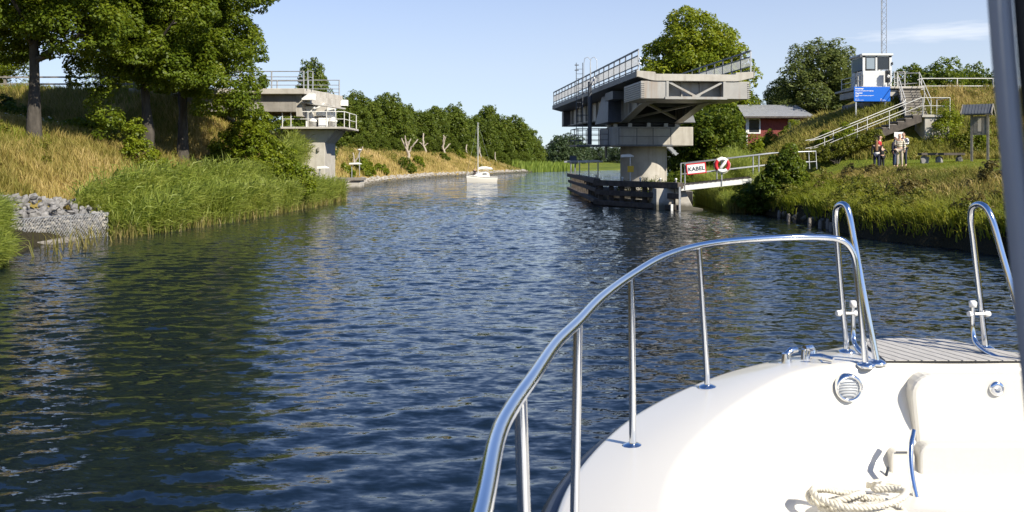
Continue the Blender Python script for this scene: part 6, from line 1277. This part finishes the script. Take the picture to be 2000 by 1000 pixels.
# ================================================================ coil of rope on the seat
rnd = np.random.default_rng(77); path = []; c = Vector((1.33, 3.62, 1.235))
for i in range(230):
    a = i*.115; lay = a/6.28; R = .108+.026*math.sin(lay*2.1)+.02*math.sin(a*.5+1)
    x = c.x+math.cos(a)*R*1.12+.06*math.sin(lay*1.7); y_ = c.y+math.sin(a)*R*.62+.03*math.cos(lay*2.3)-.02; z = c.z+.012+.016*lay+.014*math.sin(a*1.5+lay*2)
    path.append((x, y_, z))
path += [(path[-1][0]+.05, path[-1][1]+.03, path[-1][2]+.01), (1.47, 3.80, 1.27), (1.54, 3.86, 1.262), (1.62, 3.84, 1.25)]
P = spline(path, 2); dl = np.cumsum([0]+list(np.linalg.norm(np.diff(P, axis=0), axis=1)))
rope = thing('mooring_rope', 'coil of white twisted rope lying in the bow well', 'rope', tuple(c)); rr_ = .0066
for s in range(3):
    m = MB(); pts = []
    for i, p in enumerate(P):
        t = P[min(i+1, len(P)-1)]-P[max(i-1, 0)]; t = Vector(t).normalized(); u = t.cross(Vector((0, 0, 1))).normalized(); v = t.cross(u); ph = dl[i]/.048*6.283+s*2.094
        pts.append(Vector(p)+(u*math.cos(ph)+v*math.sin(ph))*rr_)
    q = []
    m.tube(pts, .0078, 6); m.build('strand', MT['rope'], rope)
# ================================================================ people
def skin(name, verts, edges, radii, mat, parent, root=0, sub=1):
    me = bpy.data.meshes.new('skin_source'); me.from_pydata([tuple(v) for v in verts], edges, []); o = bpy.data.objects.new('skin_source', me); COL.objects.link(o)
    md = o.modifiers.new('s', 'SKIN'); md.use_smooth_shade = True; md.branch_smoothing = .5
    for i, r in enumerate(radii):
        sv_ = me.skin_vertices[0].data[i]; sv_.radius = r if isinstance(r, tuple) else (r, r); sv_.use_root = (i == root)
    ss = o.modifiers.new('d', 'SUBSURF'); ss.levels = sub; ss.render_levels = sub
    dg = bpy.context.evaluated_depsgraph_get(); out_ = bpy.data.meshes.new_from_object(o.evaluated_get(dg)); bpy.data.objects.remove(o)
    out_.materials.clear(); out_.materials.append(mat); out_.name = name; return link(name, out_, parent) if parent else out_
SKINM = M('skin', (.50, .31, .22), rough=.6)
def check_mat(name, a, b_, s, stripes=False):
    m, n, b = new_mat(name); g = n.nodes.new('ShaderNodeTexCoord'); b.inputs['Roughness'].default_value = .9
    if stripes:
        z = n.nodes.new('ShaderNodeTexWave'); z.bands_direction = 'Z'; z.inputs['Scale'].default_value = s; z.inputs['Distortion'].default_value = .3; n.links.new(g.outputs['Object'], z.inputs['Vector'])
        r = n.nodes.new('ShaderNodeValToRGB'); r.color_ramp.interpolation = 'CONSTANT'; e = r.color_ramp.elements; e[0].color = (*a, 1); e[1].color = (*b_, 1); e[1].position = .62; q = e.new(.82); q.color = (.05, .10, .09, 1); n.links.new(z.outputs[0], r.inputs[0]); n.links.new(r.outputs[0], b.inputs['Base Color'])
    else:
        z = n.nodes.new('ShaderNodeTexChecker'); z.inputs['Scale'].default_value = s; z.inputs['Color1'].default_value = (*a, 1); z.inputs['Color2'].default_value = (*b_, 1); n.links.new(g.outputs['Object'], z.inputs['Vector']); n.links.new(z.outputs[0], b.inputs['Base Color'])
    return m
def cloth(name, c): return M(name, c, tuple(x*.8 for x in c), 25, .9)
DENIM = cloth('denim', (.035, .055, .12)); NAVY = cloth('navy_cloth', (.02, .025, .05)); BLACK = cloth('black_cloth', (.015, .015, .018)); RED = cloth('red_cloth', (.60, .035, .05)); BEIGE = cloth('beige_cloth', (.50, .42, .33)); WHITE = cloth('white_cloth', (.72, .70, .66))
STRIPE = check_mat('striped_knit', (.74, .70, .62), (.62, .36, .03), 3.4, True); PLAID = check_mat('plaid_cloth', (.70, .70, .72), (.03, .04, .08), 13)
HB, HL, HR, HD = cloth('brown_hair', (.10, .05, .025)), cloth('long_brown_hair', (.24, .13, .06)), cloth('ginger_hair', (.36, .15, .05)), cloth('dark_hair', (.035, .028, .02))
SHOE = cloth('shoe', (.08, .07, .06)); EYE_M = M('eye', (.02, .015, .01), rough=.2); LIP = M('lip', (.40, .14, .11), rough=.5)
def person(label, px, d, h, face, top, legs, hair, pose, long_hair=0, sleeves='long', legw=1.0, male=False):
    x = at(px, 300, d).x; z0 = gz(x, d)+.0; root = thing('person', label, 'person', (x, d, z0), 'people on the lawn', face); s = h/1.75; W = .205 if male else .185
    J = dict(pel=(0, 0, .96), wa=(0, .0, 1.10), ch=(0, .0, 1.30), nk=(0, .0, 1.47), nk2=(0, -.015, 1.535), hd=(0, -.03, 1.62), tp=(0, -.025, 1.70))
    for sd2, nm in ((-1, 'l'), (1, 'r')):
        lx, ly = pose.get(nm+'leg', (0, 0)); ax, ay, az, bx, by, bz = pose.get(nm+'arm', (0, .02, -.28, 0, -.04, -.25))
        J[nm+'hip'] = (sd2*.095, 0, .90); J[nm+'kn'] = (sd2*(.105+lx*.5), -.02+ly*.5, .50); J[nm+'an'] = (sd2*(.11+lx), .02+ly, .09); J[nm+'to'] = (sd2*(.13+lx), -.13+ly, .035); J[nm+'he'] = (sd2*(.11+lx), .06+ly, .035)
        S_ = (sd2*W, .0, 1.42); E_ = (S_[0]+sd2*(.05+ax), S_[1]+ay, S_[2]+az); H_ = (E_[0]+sd2*bx, E_[1]+by, E_[2]+bz); J[nm+'sh'], J[nm+'el'], J[nm+'wr'] = S_, E_, H_
        hv = (Vector(H_)-Vector(E_)).normalized(); J[nm+'pa'] = tuple(Vector(H_)+hv*.07)
    names = list(J); V = {k: tuple(c*s for c in v) for k, v in J.items()}
    RAD = dict(pel=(.15, .11), wa=(.125, .095), ch=(.15, .11), nk=(.062, .06), nk2=(.052, .052), hd=(.078, .092), tp=(.062, .075), hip=.088, kn=.058, an=.040, to=.034, he=.036, sh=.056, el=.040, wr=.026, pa=(.018, .038))
    E = [('pel', 'wa'), ('wa', 'ch'), ('ch', 'nk'), ('nk', 'nk2'), ('nk2', 'hd'), ('hd', 'tp')]
    for nm in 'lr': E += [('pel', nm+'hip'), (nm+'hip', nm+'kn'), (nm+'kn', nm+'an'), (nm+'an', nm+'to'), (nm+'an', nm+'he'), ('ch', nm+'sh'), (nm+'sh', nm+'el'), (nm+'el', nm+'wr'), (nm+'wr', nm+'pa')]
    def rr(k, g=1, add=0):
        q = RAD.get(k) or RAD[k[1:]]; return tuple((a*g+add)*s for a in q) if isinstance(q, tuple) else (q*g+add)*s
    body = skin('body', [V[k] for k in names], [(names.index(a), names.index(b_)) for a, b_ in E], [rr(k) for k in names], SKINM, root)
    # fingers, nose and ears grow out of the same body mesh
    m = MB()
    for nm, sd2 in (('l', -1), ('r', 1)):
        pa, wr = Vector(V[nm+'pa']), Vector(V[nm+'wr']); dv = (pa-wr).normalized(); cr = Vector((0, 1, 0)); cr = (cr-dv*cr.dot(dv)).normalized(); sdv = dv.cross(cr)
        for j in range(4):
            L = (.070, .080, .075, .058)[j]*s; b0 = pa+cr*(j-1.5)*.019*s-dv*.02*s; m.tube([b0, b0+dv*L*.45+sdv*.004*s*sd2, b0+dv*L*.75-sdv*.012*s*sd2, b0+dv*L-sdv*.03*s*sd2], [.0095*s, .009*s, .008*s, .006*s], 6)
        b0 = wr.lerp(pa, .5)-cr*.025*s; m.tube([b0, b0+dv*.03*s-cr*.022*s, b0+dv*.055*s-cr*.026*s], [.011*s, .010*s, .007*s], 6)
    hc = Vector(V['hd']); m.tube([hc+Vector((0, -.085, .025))*s, hc+Vector((0, -.108, -.008))*s, hc+Vector((0, -.092, -.018))*s], [.010*s, .015*s, .010*s], 7)
    for sd2 in (-1, 1): m.tube([hc+Vector((sd2*.078, .005, .025))*s, hc+Vector((sd2*.088, .012, .0))*s, hc+Vector((sd2*.078, .005, -.03))*s], [.010*s, .014*s, .008*s], 6)
    import bmesh
    bm = bmesh.new(); bm.from_mesh(body.data); e = bpy.data.meshes.new('extra'); e.from_pydata(m.v, [], m.f); bm.from_mesh(e); bm.to_mesh(body.data); bm.free(); body.data.polygons.foreach_set('use_smooth', [True]*len(body.data.polygons))
    m = MB()
    for sd2 in (-1, 1): c_ = hc+Vector((sd2*.032, -.083, .02))*s; m.lathe(c_, [(0, -.006*s), (.009*s, -.003*s), (.009*s, .006*s)], 8, 'Y')
    o = m.build('eyes', EYE_M, None); o.parent = root
    m = MB(); m.tube([hc+Vector((-.022, -.083, -.045))*s, hc+Vector((0, -.09, -.043))*s, hc+Vector((.022, -.083, -.045))*s], .006*s, 6); o = m.build('mouth', LIP, None); o.parent = root
    # clothes follow the same skeleton
    T = ['pel', 'wa', 'ch', 'nk']+[a+b_ for a in 'lr' for b_ in (('sh', 'el', 'wr') if sleeves == 'long' else ('sh', 'el'))]
    TE = [(a, b_) for a, b_ in E if a in T and b_ in T]; TV = {k: Vector(V[k]) for k in T}; TV['nk'] = TV['nk']-Vector((0, 0, .02*s))
    if sleeves != 'long':
        for a in 'lr': TV[a+'el'] = TV[a+'sh'].lerp(TV[a+'el'], .62)
    skin('top', [TV[k] for k in T], [(T.index(a), T.index(b_)) for a, b_ in TE], [rr(k, 1.06, .012) for k in T], top, root)
    Lg = ['pel']+[a+b_ for a in 'lr' for b_ in ('hip', 'kn', 'an')]; LE = [(a, b_) for a, b_ in E if a in Lg and b_ in Lg]
    LV = {k: Vector(V[k]) for k in Lg}
    for a in 'lr': LV[a+'an'] = LV[a+'an']+Vector((0, 0, .03*s))
    skin('trousers', [LV[k] for k in Lg], [(Lg.index(a), Lg.index(b_)) for a, b_ in LE], [rr(k, 1.05*(legw if k[1:] in ('kn', 'an') else 1), .010) for k in Lg], legs, root)
    for a in 'lr':
        m = MB(); m.tube([Vector(V[a+'he'])+Vector((0, .02, 0)), Vector(V[a+'an'])*.3+Vector(V[a+'he'])*.7, Vector(V[a+'to']), Vector(V[a+'to'])+Vector((0, -.05, -.005))], [.032*s, .045*s, .044*s, .026*s], 9); o = m.build('shoe', SHOE, None); o.parent = root
    hv = [hc+Vector((0, .0, .085))*s, hc+Vector((0, .055, .045))*s, hc+Vector((0, .065, -.03))*s]; hr_ = [(.072*s, .085*s), (.080*s, .065*s), (.062*s, .045*s)]
    if long_hair:
        hv += [hc+Vector((0, .085, -.16))*s, hc+Vector((0, .10, -.16-long_hair*.6))*s, hc+Vector((0, .10, -.16-long_hair))*s]; hr_ += [(.085*s, .04*s), (.10*s, .035*s), (.05*s, .02*s)]
    skin('hair', hv, [(i, i+1) for i in range(len(hv)-1)], hr_, hair, root)
    return root
D_ = 46.2
arm_in = (-.02, -.02, -.27, -.12, -.20, .02)      # forearm across the belly
hip_hand = (.16, .06, -.22, -.16, -.08, -.14)
p1 = person('person in a red T-shirt and dark trousers facing the long-haired companion', 1718, 46.5, 1.76, rad(60), RED, DENIM, HD, dict(rarm=(0, .02, -.28, 0, -.10, -.22)), sleeves='short', male=True)
p2 = person('person with long light brown hair over a dark top, seen from behind', 1712, 45.9, 1.60, rad(165), BLACK, NAVY, HL, dict(larm=arm_in), long_hair=.42)
p3 = person('shorter person all in black with one hand on the hip, right of the red T-shirt', 1723, 46.0, 1.30, rad(200), BLACK, BLACK, HD, dict(larm=hip_hand, rarm=hip_hand))
p4 = person('person with brown hair in a navy top and flared jeans, left of the right-hand three', 1749, 46.3, 1.58, rad(30), NAVY, DENIM, HB, dict(rarm=arm_in), long_hair=.16, legw=1.5)
p5 = person('person with ginger hair in a striped knit jumper and beige trousers', 1757, 45.8, 1.72, rad(-25), STRIPE, BEIGE, HR, dict(larm=arm_in), long_hair=.08)
p6 = person('person in a black and white plaid shirt and dark trousers, rightmost of the group', 1765, 46.4, 1.76, rad(-50), PLAID, NAVY, HB, dict(rarm=arm_in), male=True)
p7 = person('person in dark clothes sitting low at the mast foot of the sailing boat', 928, 124, 1.7, rad(20), BLACK, BLACK, HD, dict(rarm=arm_in))
p7.location = BT(1.15, -.1, .25); p7['group'] = ''
del p7['group']
# soft top of white showing at the waist of the long-haired person
m = MB(); m.lathe((0, 0, .86), [(.135, 0), (.15, .05), (.13, .10)], 14); o = m.build('shirt_hem', WHITE, None); o.parent = p2
